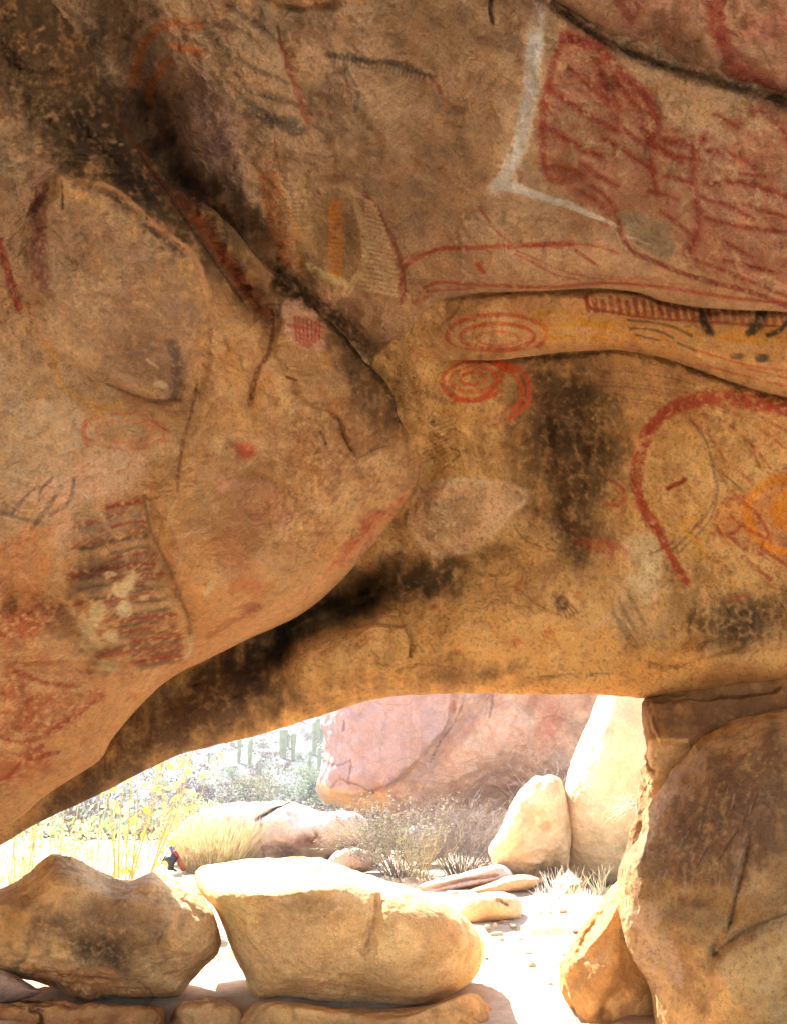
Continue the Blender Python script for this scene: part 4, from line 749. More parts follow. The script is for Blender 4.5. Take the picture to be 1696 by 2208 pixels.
boulder('leaning_boulder', [(1516, 1592), (1484, 1632), (1452, 1664), (1436, 1692), (1408, 1722), (1388, 1752), (1380, 1788), (1362, 1816), (1340, 1846), (1330, 1880), (1326, 1930), (1330, 1985), (1345, 2045), (1368, 2085), (1392, 2120), (1404, 2170), (1416, 2240), (1450, 2400), (1700, 2500), (1950, 2350), (2000, 1900), (1900, 1560), (1720, 1530), (1600, 1548)],
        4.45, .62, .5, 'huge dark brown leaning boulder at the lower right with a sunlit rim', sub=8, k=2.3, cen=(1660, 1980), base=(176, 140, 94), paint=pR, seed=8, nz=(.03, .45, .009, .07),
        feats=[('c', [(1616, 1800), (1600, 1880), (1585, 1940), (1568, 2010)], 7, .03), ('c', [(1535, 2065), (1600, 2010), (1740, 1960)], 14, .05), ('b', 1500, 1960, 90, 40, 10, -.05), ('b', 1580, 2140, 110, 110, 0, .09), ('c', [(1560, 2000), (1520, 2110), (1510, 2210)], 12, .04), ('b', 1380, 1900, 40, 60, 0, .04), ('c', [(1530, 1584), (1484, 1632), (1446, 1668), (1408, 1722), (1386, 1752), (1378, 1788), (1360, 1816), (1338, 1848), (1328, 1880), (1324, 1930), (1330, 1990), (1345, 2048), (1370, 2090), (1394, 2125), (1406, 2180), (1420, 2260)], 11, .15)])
boulder('boulder', [(1340, 1895), (1308, 1925), (1290, 1955), (1262, 1985), (1240, 2020), (1214, 2068), (1208, 2110), (1214, 2150), (1228, 2190), (1236, 2260), (1280, 2340), (1440, 2340), (1470, 2150), (1440, 2000), (1380, 1910)],
        4.95, .36, .45, 'knobbly boulder leaning on the huge right boulder, bright sand on its left', sub=7, k=2.3, cen=(1330, 2110), base=(196, 150, 96), seed=9, nz=(.03, .25, .008, .05),
        feats=[('c', [(1338, 1930), (1310, 1990), (1270, 2040), (1240, 2070)], 9, -.04), ('c', [(1300, 1960), (1262, 2010), (1250, 2050)], 8, .06), ('b', 1240, 2110, 16, 26, 20, -.04), ('b', 1310, 2080, 40, 60, 20, .06), ('c', [(1350, 2130), (1310, 2160), (1300, 2210)], 12, .08)])
boulder('wedge_stone', [(1358, 2050), (1350, 2090), (1346, 2140), (1352, 2220), (1370, 2330), (1450, 2330), (1440, 2200), (1400, 2110)], 4.75, .14, .2, 'narrow wedge stone squeezed between the right boulders at the bottom edge', 'stone', sub=6, base=(196, 152, 98), seed=10, nz=(.012, .2, .004, .05))
# outside stones
def pT(P):
    P.mottle([(214, 178, 132), (196, 158, 112)], 60, .5, 710)
boulder('tall_boulder', [(1296, 1480), (1262, 1560), (1236, 1620), (1216, 1680), (1208, 1740), (1210, 1800), (1222, 1860), (1240, 1890), (1280, 1910), (1330, 1905), (1400, 1880), (1440, 1780), (1450, 1600), (1430, 1480), (1400, 1400), (1340, 1410)],
        12.1, 1.1, 1.2, 'tall smooth pale boulder glowing in the sun behind the right pillar', sub=7, k=2.2, base=(232, 206, 164), seed=11, nz=(.06, .9, .012, .12), mottle=.25, cen=(1330, 1700))
boulder('boulder', [(1212, 1684), (1188, 1669), (1166, 1674), (1145, 1681), (1110, 1722), (1094, 1755), (1079, 1788), (1058, 1826), (1064, 1850), (1075, 1870), (1110, 1900), (1153, 1912), (1196, 1900), (1224, 1878), (1232, 1820), (1226, 1740)],
        11.7, .7, .7, 'round tan boulder with a dark underside standing against the tall pale boulder', sub=7, k=3.2, base=(232, 200, 156), seed=12, nz=(.06, .5, .014, .1),
        feats=[('b', 1190, 1890, 50, 22, -25, -.3), ('c', [(1120, 1720), (1100, 1780), (1090, 1830)], 12, -.08)], paint=lambda P: (P.ell(1175, 1780, 14, 14, (186, 120, 84), .5), P.ell(1150, 1880, 60, 16, (150, 104, 66), .5, -10, .9)))
boulder('boulder', [(984, 1965), (1000, 1935), (1030, 1925), (1075, 1924), (1108, 1934), (1122, 1958), (1118, 1980), (1080, 1990), (1040, 1996), (1010, 2004), (990, 1998)],
        8.35, .4, .4, 'small loaf-shaped boulder between the centre boulder and the white sand', sub=6, k=2.6, base=(218, 184, 138), seed=13, nz=(.02, .3, .006, .06), paint=lambda P: P.stroke([(1072, 1940), (1086, 1946), (1094, 1952)], 6, (130, 90, 60), .8), feats=[('c', [(1068, 1938), (1084, 1943), (1094, 1952)], 5, .05)])
boulder('ground_slab', [(906, 1912), (940, 1896), (990, 1884), (1050, 1868), (1085, 1866), (1108, 1890), (1098, 1906), (1050, 1916), (1000, 1926), (950, 1936)], 11.0, .6, .8, 'low layered pale slab at the foot of the grey shrub', 'rock', sub=7, k=3.2, base=(204, 176, 158), seed=14, mottle=.3, nz=(.03, .4, .01, .1),
        feats=[('c', [(920, 1918), (1000, 1898), (1080, 1886)], 3, .12), ('c', [(950, 1932), (1020, 1912), (1095, 1902)], 3, .12)])
boulder('ground_slab', [(1000, 1925), (1050, 1905), (1110, 1888), (1160, 1895), (1150, 1912), (1090, 1926), (1040, 1935)], 10.5, .45, .5, 'thin tan slab edge below the round tan boulder', 'rock', sub=6, k=3, base=(210, 170, 126), seed=15, mottle=.3)
def pM(P):
    P.ell(670, 1815, 28, 18, (110, 62, 40), .95, -10, .7, .9); P.ell(625, 1835, 50, 24, (130, 92, 74), .8, 0, .9, .8); P.ell(620, 1810, 40, 14, (176, 130, 106), .4, 30, .9); P.stroke([(552, 1768), (590, 1745), (628, 1728)], 5, (70, 44, 34), .85); P.stroke([(565, 1770), (560, 1810), (570, 1850)], 5, (150, 104, 80), .5)
    P.poly([(620, 1740), (720, 1740), (785, 1770), (700, 1800), (640, 1790)], (220, 192, 178), .5, 20, 16, .4)
boulder('split_boulder', [(365, 1810), (395, 1775), (440, 1748), (500, 1732), (560, 1728), (620, 1726), (650, 1735), (690, 1752), (735, 1750), (775, 1757), (795, 1790), (800, 1830), (720, 1850), (650, 1862), (560, 1880), (460, 1885), (390, 1870)],
        14.8, 1.1, 1.2, 'pale pinkish split boulder with a diagonal crack beyond the yellow bush', sub=7, k=2.4, base=(224, 198, 176), seed=16, nz=(.08, .8, .02, .14), paint=pM, cen=(590, 1810), mottle=.3,
        feats=[('c', [(552, 1768), (590, 1745), (640, 1724)], 4, .25), ('b', 740, 1845, 60, 22, -25, -1.2), ('c', [(720, 1765), (700, 1800), (640, 1850)], 30, -.12), ('b', 600, 1850, 60, 30, 0, -.1), ('c', [(770, 1760), (785, 1790), (790, 1820)], 5, .15)])
boulder('boulder', [(708, 1858), (722, 1838), (750, 1828), (780, 1830), (810, 1845), (815, 1870), (770, 1885), (720, 1880)], 12.6, .3, .4, 'small pale pink boulder half hidden between centre boulder top and leafy shrub', sub=6, base=(210, 180, 160), seed=17, mottle=.25)
boulder('boulder', [(866, 1800), (880, 1785), (910, 1780), (940, 1788), (955, 1815), (945, 1850), (900, 1860), (870, 1840)], 14.6, .4, .4, 'small blue-grey boulder seen through the twigs of the shrubs', sub=6, base=(196, 190, 186), seed=18, mottle=.25)
def pPk(P):
    P.c[:] = s2l((192, 150, 122)); P.mottle([(212, 166, 136), (190, 130, 98), (216, 178, 144)], 70, .6, 810); P.mottle([(214, 170, 134), (150, 92, 66)], 20, .4, 820)
    P.poly([(680, 1500), (980, 1480), (960, 1560), (905, 1640), (840, 1690), (770, 1712), (700, 1705), (650, 1600)], (178, 142, 132), .92, 14, 10, .12)
    P.poly([(690, 1560), (920, 1540), (880, 1640), (780, 1690), (710, 1680)], (180, 146, 140), .5, 40, 30, .4)
    P.poly([(985, 1480), (1070, 1480), (1010, 1560), (960, 1610), (920, 1690), (880, 1690), (930, 1600), (960, 1560)], (172, 142, 132), .6, 16, 14, .5)
    P.stroke([(1050, 1560), (1010, 1610), (990, 1650), (1000, 1670)], 26, (214, 172, 142), .6, rough=.8, brk=.7)
    P.poly([(690, 1690), (760, 1712), (830, 1710), (830, 1760), (740, 1740)], (224, 172, 112), .7, 14, 10, .3)
    P.ell(985, 1520, 16, 30, (206, 150, 112), .6); P.ell(1190, 1560, 30, 60, (184, 92, 62), .5, 0, .9); P.ell(1120, 1700, 60, 50, (170, 118, 84), .5, 0, .9); P.ell(1200, 1660, 40, 40, (130, 104, 84), .5, 0, .9, .8)
    for q in ([(700, 1640), (730, 1650), (752, 1640)], [(752, 1640), (752, 1690)], [(716, 1700), (730, 1680), (760, 1690), (780, 1700), (800, 1712)], [(1062, 1490), (1060, 1520), (1054, 1546)], [(735, 1555), (738, 1575)], [(1000, 1500), (980, 1560), (950, 1600), (930, 1640)]): P.stroke(q, 3.5, (104, 66, 52), .7)
boulder('red_rock_face', [(700, 1560), (712, 1500), (760, 1380), (900, 1280), (1150, 1240), (1400, 1300), (1500, 1500), (1480, 1750), (1300, 1800), (1100, 1812), (940, 1830), (840, 1800), (780, 1772), (740, 1740), (705, 1722), (692, 1690), (700, 1650), (704, 1600)],
        24, 3.0, 4.0, 'massive pinkish-red rock filling the view beyond the opening', 'rock', sub=8, k=3.4, base=(178, 118, 92), paint=pPk, seed=19, nz=(.16, 1.6, .05, .3), mat=M_FAR, cen=(1080, 1560), mottle=.001,
        feats=[('p', [(600, 1400), (985, 1400), (965, 1560), (905, 1640), (840, 1692), (770, 1716), (700, 1712), (600, 1600)], 6, .35), ('b', 1060, 1610, 100, 60, -40, .3), ('b', 1120, 1740, 140, 50, 0, -.6), ('c', [(1060, 1480), (1010, 1560), (960, 1620), (930, 1680)], 14, .25), ('b', 985, 1520, 16, 30, 0, .2)])
# ================================================================== GROUND
def gz(x, y):
    x = np.asarray(x, float); y = np.asarray(y, float)
    base = 0.02 * np.sin(x * .7 + 1) * np.sin(y * .5)
    far = 17.0 * sstep(34, 170, y - 0.12 * x) + 30 * sstep(150, 420, y)
    far = far * (1 + 0.0 * x)
    n = fbm2(x + 500, y + 500, 1.6, 4, 31) * .05 + fbm2(x + 500, y + 500, .45, 4, 37) * .022 * sstep(30, 6, y)
    n = n + fbm2(x + 900, y + 900, 14, 4, 33) * .9 * sstep(28, 70, y)
    ly = fbm2(x * .6 + 40, y * 2.2 + 40, 1.1, 4, 88); n = n + .05 * sstep(.05, .12, ly) * sstep(4, 5, y) * sstep(16, 12, y) + .04 * sstep(.3, .36, ly) * sstep(16, 12, y)
    side = 0.5 * sstep(-3, -12, x) * sstep(6, 14, y) * 0
    return base + far + n + side - 0.02
def nonuni(a0, a1, fine0, fine1, st):
    v = list(np.arange(fine0, fine1, st)); s = st
    while v[-1] < a1: s *= 1.06; v.append(v[-1] + s)
    s = st; w = [v[0]]
    while w[-1] > a0: s *= 1.06; w.append(w[-1] - s)
    return np.array(w[:0:-1] + v)
gx = nonuni(-420, 420, -5, 6, .05); gy = nonuni(-200, 700, 2, 14, .05)
GX, GY = np.meshgrid(gx, gy); GZ = gz(GX.ravel(), GY.ravel())
gm, nt, out = newmat('pale_sand')
tc = N(nt, 'ShaderNodeTexCoord'); bs = N(nt, 'ShaderNodeBsdfPrincipled', Roughness=.95)
n1 = N(nt, 'ShaderNodeTexNoise', Scale=.9, Detail=8.0, Roughness=.65); n2 = N(nt, 'ShaderNodeTexNoise', Scale=14.0, Detail=6.0, Roughness=.7)
for n in (n1, n2): nt.links.new(tc.outputs['Object'], n.inputs['Vector'])
cr = N(nt, 'ShaderNodeValToRGB'); nt.links.new(n1.outputs[0], cr.inputs[0]); e = cr.color_ramp.elements
e[0].position = .3; e[0].color = (*s2l((158, 132, 102)), 1); e[1].position = .7; e[1].color = (*s2l((200, 178, 148)), 1)
mx = N(nt, 'ShaderNodeMix', data_type='RGBA', blend_type='MULTIPLY'); mx.inputs[0].default_value = .5
cr2 = N(nt, 'ShaderNodeValToRGB'); nt.links.new(n2.outputs[0], cr2.inputs[0]); cr2.color_ramp.elements[0].position = .3; cr2.color_ramp.elements[0].color = (.6, .55, .5, 1); cr2.color_ramp.elements[1].position = .6
nt.links.new(cr.outputs[0], mx.inputs[6]); nt.links.new(cr2.outputs[0], mx.inputs[7]); sx = N(nt, 'ShaderNodeSeparateXYZ'); nt.links.new(tc.outputs['Object'], sx.inputs[0]); mr = N(nt, 'ShaderNodeMapRange'); mr.inputs[1].default_value = 20; mr.inputs[2].default_value = 34; nt.links.new(sx.outputs[1], mr.inputs[0])
n5 = N(nt, 'ShaderNodeTexNoise', Scale=.55, Detail=9.0, Roughness=.75); nt.links.new(tc.outputs['Object'], n5.inputs['Vector']); cr5 = N(nt, 'ShaderNodeValToRGB'); nt.links.new(n5.outputs[0], cr5.inputs[0]); e5 = cr5.color_ramp.elements
e5[0].position = .42; e5[0].color = (.035, .036, .036, 1); e5[1].position = .62; e5[1].color = (.13, .125, .12, 1)
mg = N(nt, 'ShaderNodeMix', data_type='RGBA'); nt.links.new(mr.outputs[0], mg.inputs[0]); nt.links.new(mx.outputs[2], mg.inputs[6]); nt.links.new(cr5.outputs[0], mg.inputs[7]); nt.links.new(mg.outputs[2], bs.inputs['Base Color'])
bp = N(nt, 'ShaderNodeBump', Strength=.6, Distance=.02); nt.links.new(n2.outputs[0], bp.inputs['Height']); nt.links.new(bp.outputs[0], bs.inputs['Normal']); nt.links.new(bs.outputs[0], out.inputs[0])
g = link_mesh('ground', np.stack([GX.ravel(), GY.ravel(), GZ], -1), grid_faces(len(gy), len(gx)), gm, origin=(0, 0, 0)); tag(g, 'pale sandy ground running out of the cave to a scrubby slope', 'ground', kind='structure')
def on_ground(px, py, dmax=400):
    d = np.concatenate([np.arange(4, 40, .1), np.arange(40, dmax, .5)]); P = W(np.full(d.shape, px), np.full(d.shape, py), d)
    h = P[:, 2] - gz(P[:, 0], P[:, 1]); k = np.nonzero(h < 0)[0]
    if not len(k): return None
    return P[k[0]], d[k[0]]
def gpt(px, d):
    """ground point under pixel column px at planar depth d"""
    x = (px - 848) / F_PX * d; y = d / CP + 0.0
    for _ in range(6):
        z = float(gz(x, y)); # planar depth = y*cos + (z-eye)*sin
        y = (d - (z - EYE) * SP) / CP
    return Vector((x, y, float(gz(x, y))))
# ================================================================== PLANTS
class MB:
    def __init__(s): s.v = []; s.f = []
    def quadstrip(s, pts, wd, side, tw=0.0):
        """flat tapered blade along pts"""
        b = len(s.v); n = len(pts)
        for i, p in enumerate(pts):
            q = wd[i] / 2; s.v.append(tuple(p - side * q)); s.v.append(tuple(p + side * q))
        for i in range(n - 1): s.f.append((b + 2 * i, b + 2 * i + 1, b + 2 * i + 3, b + 2 * i + 2))
    def tube(s, pts, rad, n=4):
        b = len(s.v); m = len(pts)
        for i, p in enumerate(pts):
            t = (pts[min(i + 1, m - 1)] - pts[max(i - 1, 0)]).normalized(); a = t.orthogonal().normalized(); c = t.cross(a)
            for k in range(n):
                an = 2 * math.pi * k / n; s.v.append(tuple(p + (a * math.cos(an) + c * math.sin(an)) * rad[i]))
        for i in range(m - 1):
            for k in range(n):
                s.f.append((b + i * n + k, b + i * n + (k + 1) % n, b + (i + 1) * n + (k + 1) % n, b + (i + 1) * n + k))
    def leaf(s, p, d, up, L, wd, fold=0.25, droop=0.2):
        side = d.cross(up); side = side.normalized() if side.length > 1e-5 else Vector((1, 0, 0)); nrm = side.cross(d).normalized(); b = len(s.v)
        prof = [(0, .08), (.2, .75), (.45, 1), (.7, .75), (.9, .3), (1, .03)]
        for t, q in prof:
            c = p + d * (L * t) - nrm * (droop * L * t * t)
            s.v += [tuple(c - side * wd / 2 * q + nrm * fold * wd * q * .5), tuple(c), tuple(c + side * wd / 2 * q + nrm * fold * wd * q * .5)]
        for i in range(len(prof) - 1):
            for j in (0, 1): s.f.append((b + 3 * i + j, b + 3 * i + j + 1, b + 3 * i + j + 4, b + 3 * i + j + 3))
    def build(s, name, mat, parent, smooth=True):
        me = bpy.data.meshes.new(name); me.from_pydata(s.v, [], s.f); me.update()
        if smooth: me.polygons.foreach_set('use_smooth', np.ones(len(me.polygons), bool))
        me.materials.append(mat); o = bpy.data.objects.new(name, me); COL.objects.link(o)
        if parent is not None: o.parent = parent
        return o
def V3(*a): return Vector(a)
def plant(name, loc, label, cat, group=None):
    o = bpy.data.objects.new(name, None); COL.objects.link(o); o.location = loc; tag(o, label, cat, group); return o
def dup(root, loc, rz, sc=1.0, label=None):
    r = root.copy(); COL.objects.link(r); r.location = loc; r.rotation_euler = (0, 0, rz); r.scale = (sc,) * 3
    if label: r['label'] = label
    for ch in list(root.children):
        c = ch.copy(); COL.objects.link(c); c.parent = r
        for g2 in ch.children:
            d = g2.copy(); COL.objects.link(d); d.parent = c
    return r
rv = random.Random(21)
def rdir(rr, lo=0.0, hi=1.0):
    a = rr.uniform(0, 2 * math.pi); z = rr.uniform(lo, hi); q = math.sqrt(max(0, 1 - z * z)); return V3(q * math.cos(a), q * math.sin(a), z)
def wob(p, d, L, n, rr, curl=0.25, grav=0.0):
    pts = [p.copy()]; d = d.normalized()
    for i in range(n):
        d = (d + V3(rr.gauss(0, 1), rr.gauss(0, 1), rr.gauss(0, 1)) * curl / n * 1.6 + V3(0, 0, -grav / n)).normalized(); p = p + d * (L / n); pts.append(p.copy())
    return pts
M_STEMY = leaf_mat('yellow_stem', (196, 170, 100), (212, 190, 132), .2); M_LEAFY = leaf_mat('yellow_leaf', (206, 180, 64), (226, 212, 130), .5)
M_STRAW = leaf_mat('straw', (206, 186, 136), (226, 212, 172), .3); M_STRAW2 = leaf_mat('ochre_straw', (176, 150, 98), (218, 200, 154), .25); M_TWIG = leaf_mat('grey_twig', (124, 108, 96), (160, 142, 128), .0, .9); M_TWIG2 = leaf_mat('brown_twig', (120, 94, 66), (156, 124, 90), .0, .9)
M_GREEN = leaf_mat('small_green_leaf', (118, 112, 84), (166, 154, 120), .3); M_GREEN2 = leaf_mat('bright_green_leaf', (160, 178, 104), (218, 222, 160), .5)
M_SAGE = leaf_mat('sage_leaf', (118, 124, 96), (150, 152, 118), .3); M_CACT = leaf_mat('cactus_skin', (140, 138, 92), (166, 158, 112), .0, .8, 2.0); M_PALE = leaf_mat('bleached_twig', (224, 208, 184), (240, 228, 208), .2)
# tall yellow-leaved stems behind the left boulder
def stems(px, d, h, n, spread, seed, label, leafL=.115, mat=M_LEAFY, group=None, low=.25, name='leafy_shrub', wl=.055, per=10):
    rr = random.Random(seed); root = plant(name, gpt(px, d), label, 'shrub', group); st = MB(); lf = MB()
    for k in range(n):
        a = rr.uniform(0, 6.28); b = V3(math.cos(a), math.sin(a), 0) * rr.uniform(0, spread * .5); H = h * rr.uniform(.65, 1.05)
        pts = wob(b, V3(b.x * .35 / max(spread, .1), b.y * .35 / max(spread, .1), 1), H, 9, rr, .32)
        st.tube(pts, [.010 * (1 - i / 11) + .002 for i in range(len(pts))])
        for j in range(per):
            t = rr.uniform(low, 1); i = min(int(t * 9), 8); p = pts[i].lerp(pts[i + 1], t * 9 - i); dd = rdir(rr, -.5, .6)
            q = p + dd * rr.uniform(.02, .07); st.tube([p, q], [.0025, .0015], 3); lf.leaf(q, (dd + V3(0, 0, -.6)).normalized(), V3(rr.gauss(0, 1), rr.gauss(0, 1), 1).normalized(), leafL * rr.uniform(.6, 1.2), wl * rr.uniform(.7, 1.2), .3, .3)
    st.build('stems', M_STEMY if mat is M_LEAFY else M_STRAW, root); lf.build('leaves', mat, root); return root
stems(262, 8.0, 2.0, 8, .5, 1, 'tall sunlit shrub with yellow oval leaves on bare upright stems, left opening', per=14)
stems(372, 14.6, 3.1, 4, .5, 2, 'tall thin yellow-leaved stems reaching up to the lintel, right of the main shrub', per=18, leafL=.18, wl=.085)
stems(205, 8.8, 1.25, 5, .6, 3, 'pale green leafy shrub just left of the tall yellow stems', mat=M_GREEN2, per=22, leafL=.08, wl=.04, low=.1)
stems(80, 7.6, 1.15, 14, .9, 4, 'low bright green leafy bush at the left edge above the left boulder', mat=M_GREEN2, per=28, leafL=.07, wl=.04, low=.1)
stems(150, 10.5, 1.1, 12, 1.2, 5, 'broad sunlit leafy bush behind the left boulder knob', mat=M_GREEN2, per=26, leafL=.08, wl=.04, low=.1)
stems(-20, 9.5, 1.2, 10, 1.2, 6, 'sunlit bush at the far left under the sloping rock', mat=M_GREEN2, per=26, leafL=.09, wl=.045, low=.1)
stems(418, 7.2, .56, 6, .25, 7, 'small plant with round pale green leaves in the gap between the two boulders', mat=M_GREEN2, per=9, leafL=.08, wl=.07, low=.5, name='leafy_plant')
stems(322, 15.5, 1.3, 12, 1.1, 8, 'hazy green bush between the tall stems and the split boulder', mat=M_GREEN, per=28, leafL=.07, wl=.03, low=.1)
# yellow dry bush
def fan(name, px, d, h, wd, n, seed, label, mat, cat='bush', blade=.006, curl=.25, tilt=.5, part='stalks', loc=None, group=None, tube=False):
    rr = random.Random(seed); root = plant(name, loc if loc is not None else gpt(px, d), label, cat, group); m = MB()
    for k in range(n):
        a = rr.uniform(0, 6.28); rad = math.sqrt(rr.random()); b = V3(math.cos(a), math.sin(a), 0) * rad * wd * .28; dr = V3(math.cos(a) * rad * tilt, math.sin(a) * rad * tilt, 1).normalized()
        L = h * rr.uniform(.55, 1.0) * (1.0 - .18 * rad); pts = wob(b, dr, L, 5, rr, curl)
        if tube: m.tube(pts, [blade * (1 - i / 6.5) for i in range(6)], 3)
        else: m.quadstrip(pts, [blade * (1 - i / 6.5) for i in range(6)], V3(rr.gauss(0, 1), rr.gauss(0, .4), 0).normalized())
    m.build(part, mat, root); return root
fan('dry_bush', 462, 13.6, 1.2, 1.75, 1600, 31, 'dense straw-yellow dry bush in front of the pale split boulder', M_STRAW2, blade=.014, tilt=.75, curl=.3)
def twigbush(px, d, h, wd, seed, label, name='shrub', nmain=34, leaf=None, twig=M_TWIG, nl=0, ls=.03, group=None, loc=None, sub=8, tr=.008, low=.35):
    rr = random.Random(seed); root = plant(name, loc if loc is not None else gpt(px, d), label, 'shrub', group); m = MB(); lf = MB(); tips = []
    for k in range(nmain):
        a = rr.uniform(0, 6.28); rad = math.sqrt(rr.random()); dr = V3(math.cos(a) * rad * wd / h * .62, math.sin(a) * rad * wd / h * .62, 1).normalized(); b = V3(math.cos(a), math.sin(a), 0) * rad * wd * .12
        L = h * rr.uniform(.65, 1.0) * (1 + .1 * rad); pts = wob(b, dr, L, 7, rr, .45); m.tube(pts, [tr * (1 - i / 9) for i in range(8)], 3)
        for j in range(sub):
            i = rr.randint(2, 6); p = pts[i].lerp(pts[i + 1], rr.random()); t2 = (pts[i + 1] - pts[i]).normalized(); q = wob(p, t2 + rdir(rr, -.3, .9) * .8, L * rr.uniform(.15, .42), 4, rr, .5); m.tube(q, [tr * .45 * (1 - i2 / 6) for i2 in range(5)], 3); tips.append(q)
            for j2 in range(2):
                s0 = q[rr.randint(1, 3)]; q2 = wob(s0, rdir(rr, -.2, 1), L * rr.uniform(.06, .16), 2, rr, .5); m.tube(q2, [tr * .3, tr * .22, tr * .1], 3); tips.append(q2)
    for k in range(nl):
        q = rr.choice(tips); p = q[rr.randint(len(q) // 2, len(q) - 1)]
        if p.z < h * low * rr.random(): continue
        dd = rdir(rr, -.2, 1); lf.leaf(p, dd, V3(rr.gauss(0, 1), rr.gauss(0, 1), 1).normalized(), ls * rr.uniform(.6, 1.3), ls * .5, .2, .1)
    m.build('twigs', twig, root)
    if nl: lf.build('leaves', leaf, root)
    return root
sh = twigbush(862, 12.4, 1.12, 2.1, 41, 'shrub with small yellow-green leaves right of the split boulder, one red flower', nmain=64, leaf=M_GREEN, twig=M_TWIG, nl=7000, ls=.034, sub=10)
fm, nt_, o_ = newmat('red_petal'); b_ = N(nt_, 'ShaderNodeBsdfPrincipled', Roughness=.6); b_.inputs['Base Color'].default_value = (*s2l((214, 96, 74)), 1); nt_.links.new(b_.outputs[0], o_.inputs[0])
mf = MB()
for k in range(9): mf.leaf(V3(-.14, -.6, .72), rdir(random.Random(k), -.3, 1), V3(0, 0, 1), .04, .03)
mf.build('flower', fm, sh)
twigbush(990, 12.7, 1.15, 2.2, 42, 'leafless grey twiggy shrub in front of the red rock', nmain=90, sub=14, tr=.008)
twigbush(1075, 13.4, 1.2, 1.3, 43, 'dark dry shrub half behind the round tan boulder', nmain=34, leaf=M_SAGE, nl=900, ls=.03)
twigbush(905, 12.0, .75, 1.2, 44, 'low straw-coloured twiggy bush at the front foot of the two shrubs', nmain=44, twig=M_STRAW, sub=8, tr=.006)
twigbush(1240, 13.8, 2.3, 1.3, 45, 'hazy grey twig shrub against the red rock above the round boulder', nmain=20, sub=10, tr=.007)
# grass tufts and dry stalks
for i, (px, d, h, wd, n, lb) in enumerate([(1200, 9.9, .42, .3, 46, 'sunlit dry grass tuft on the sand before the round tan boulder'), (1232, 10.1, .5, .3, 40, 'dry grass tuft at the left foot of the tall pale boulder'),
        (1290, 10.0, .42, .25, 34, 'dry grass tuft at the front foot of the tall pale boulder'), (1175, 9.2, .3, .4, 40, 'short bleached tuft nearest the white sand'), (1262, 9.4, .26, .35, 36, 'low bleached grass clump beside the knobbly right boulder')]):
    fan('grass_tuft', px, d, h, wd, n, 60 + i, lb, M_PALE if i in (0, 3, 4) else M_STRAW, 'grass', .012, .5, .9, 'blades')
# twig tangle hanging beside the pillar, sunlit
rr = random.Random(77); cpos = Vector(W(1320, 1722, 5.6)); tg = plant('twig_tangle', cpos, 'tangle of bleached sunlit twigs sticking out left of the pillar rock', 'twigs'); m = MB(); off = Vector(W(1372, 1735, 5.6)) - cpos
for k in range(26):
    q = wob(off, Vector((-1, rr.gauss(0, .4), rr.gauss(.05, .45))), .28 * rr.uniform(.5, 1.1), 7, rr, .9); m.tube(q, [.0032 * (1 - i / 9) for i in range(8)], 3)
    q2 = wob(q[3], rdir(rr, -1, 1), .08, 3, rr, .6); m.tube(q2, [.002, .0018, .0012, .0008], 3)
m.build('twigs', M_PALE, tg)
# ---------------- far slope
def copies(proto, spots, scl=(.7, 1.2), seed=1):
    rr = random.Random(seed)
    for i, (x, y) in enumerate(spots):
        s = rr.uniform(*scl); z = float(gz(x, y)) - .03
        if i == 0: proto.location = (x, y, z); proto.scale = (s,) * 3
        else: dup(proto, (x, y, z), rr.uniform(0, 6.28), s)
def farbush(label, mat, seed, h=1.2, wd=2.2, n=1500, ls=.13, group=None, name='desert_bush'):
    rr = random.Random(seed); root = plant(name, (0, 60, 0), label, 'bush', group); lf = MB(); st = MB(); lobes = [(V3(rr.gauss(0, wd * .22), rr.gauss(0, wd * .22), h * rr.uniform(.35, .6)), rr.uniform(.3, .55) * h) for _ in range(6)]
    for k in range(n):
        c, r_ = rr.choice(lobes); dd = rdir(rr, -.8, 1); p = c + dd * r_ * rr.uniform(.6, 1.05); p.z = max(p.z, .02)
        lf.leaf(p, (dd + rdir(rr, -.5, 1)).normalized(), V3(rr.gauss(0, 1), rr.gauss(0, 1), 1).normalized(), ls * rr.uniform(.6, 1.3), ls * .4, .2, .2)
    for c, r_ in lobes: st.tube(wob(V3(0, 0, 0), c, c.length, 4, rr, .3), [.03, .025, .02, .015, .01], 4)
    lf.build('leaves', mat, root); st.build('stems', M_TWIG, root); return root
def slope_spots(n, px0, px1, d0, d1, seed):
    rr = random.Random(seed); out = []
    while len(out) < n:
        px = rr.uniform(px0, px1); d = d0 + (d1 - d0) * rr.random() ** 1.0; x = (px - 848) / F_PX * d; out.append((x, d))
    return out
b1 = farbush('grey-green desert bush scattered on the sandy slope beyond the opening', M_SAGE, 91, .9, 1.7, 900, .12, group='grey-green bushes on the far slope')
copies(b1, slope_spots(70, -250, 760, 40, 150, 5), (.5, 1.15), 3)
b2 = farbush('brownish dry desert bush scattered on the sandy slope beyond the opening', M_TWIG2, 92, .55, 1.0, 500, .09, group='dry bushes on the far slope', name='dry_desert_bush')
copies(b2, slope_spots(130, -250, 780, 34, 150, 6), (.5, 1.2), 4)
bb = farbush('largest bushy green shrub on the slope, just left of the red rock', M_SAGE, 93, 2.0, 4.2, 2600, .17, name='large_bush'); p = gpt(668, 44); bb.location = p
bc = farbush('wide bright-topped bush in the middle of the slope, above the split boulder', M_GREEN, 94, 1.8, 4.0, 2400, .17, name='large_bush'); bc.location = gpt(530, 43)
bd = farbush('dark purple-grey bush on the slope, behind the tall yellow stems', M_TWIG, 95, 1.5, 3.6, 2000, .15, name='large_bush'); bd.location = gpt(420, 39)
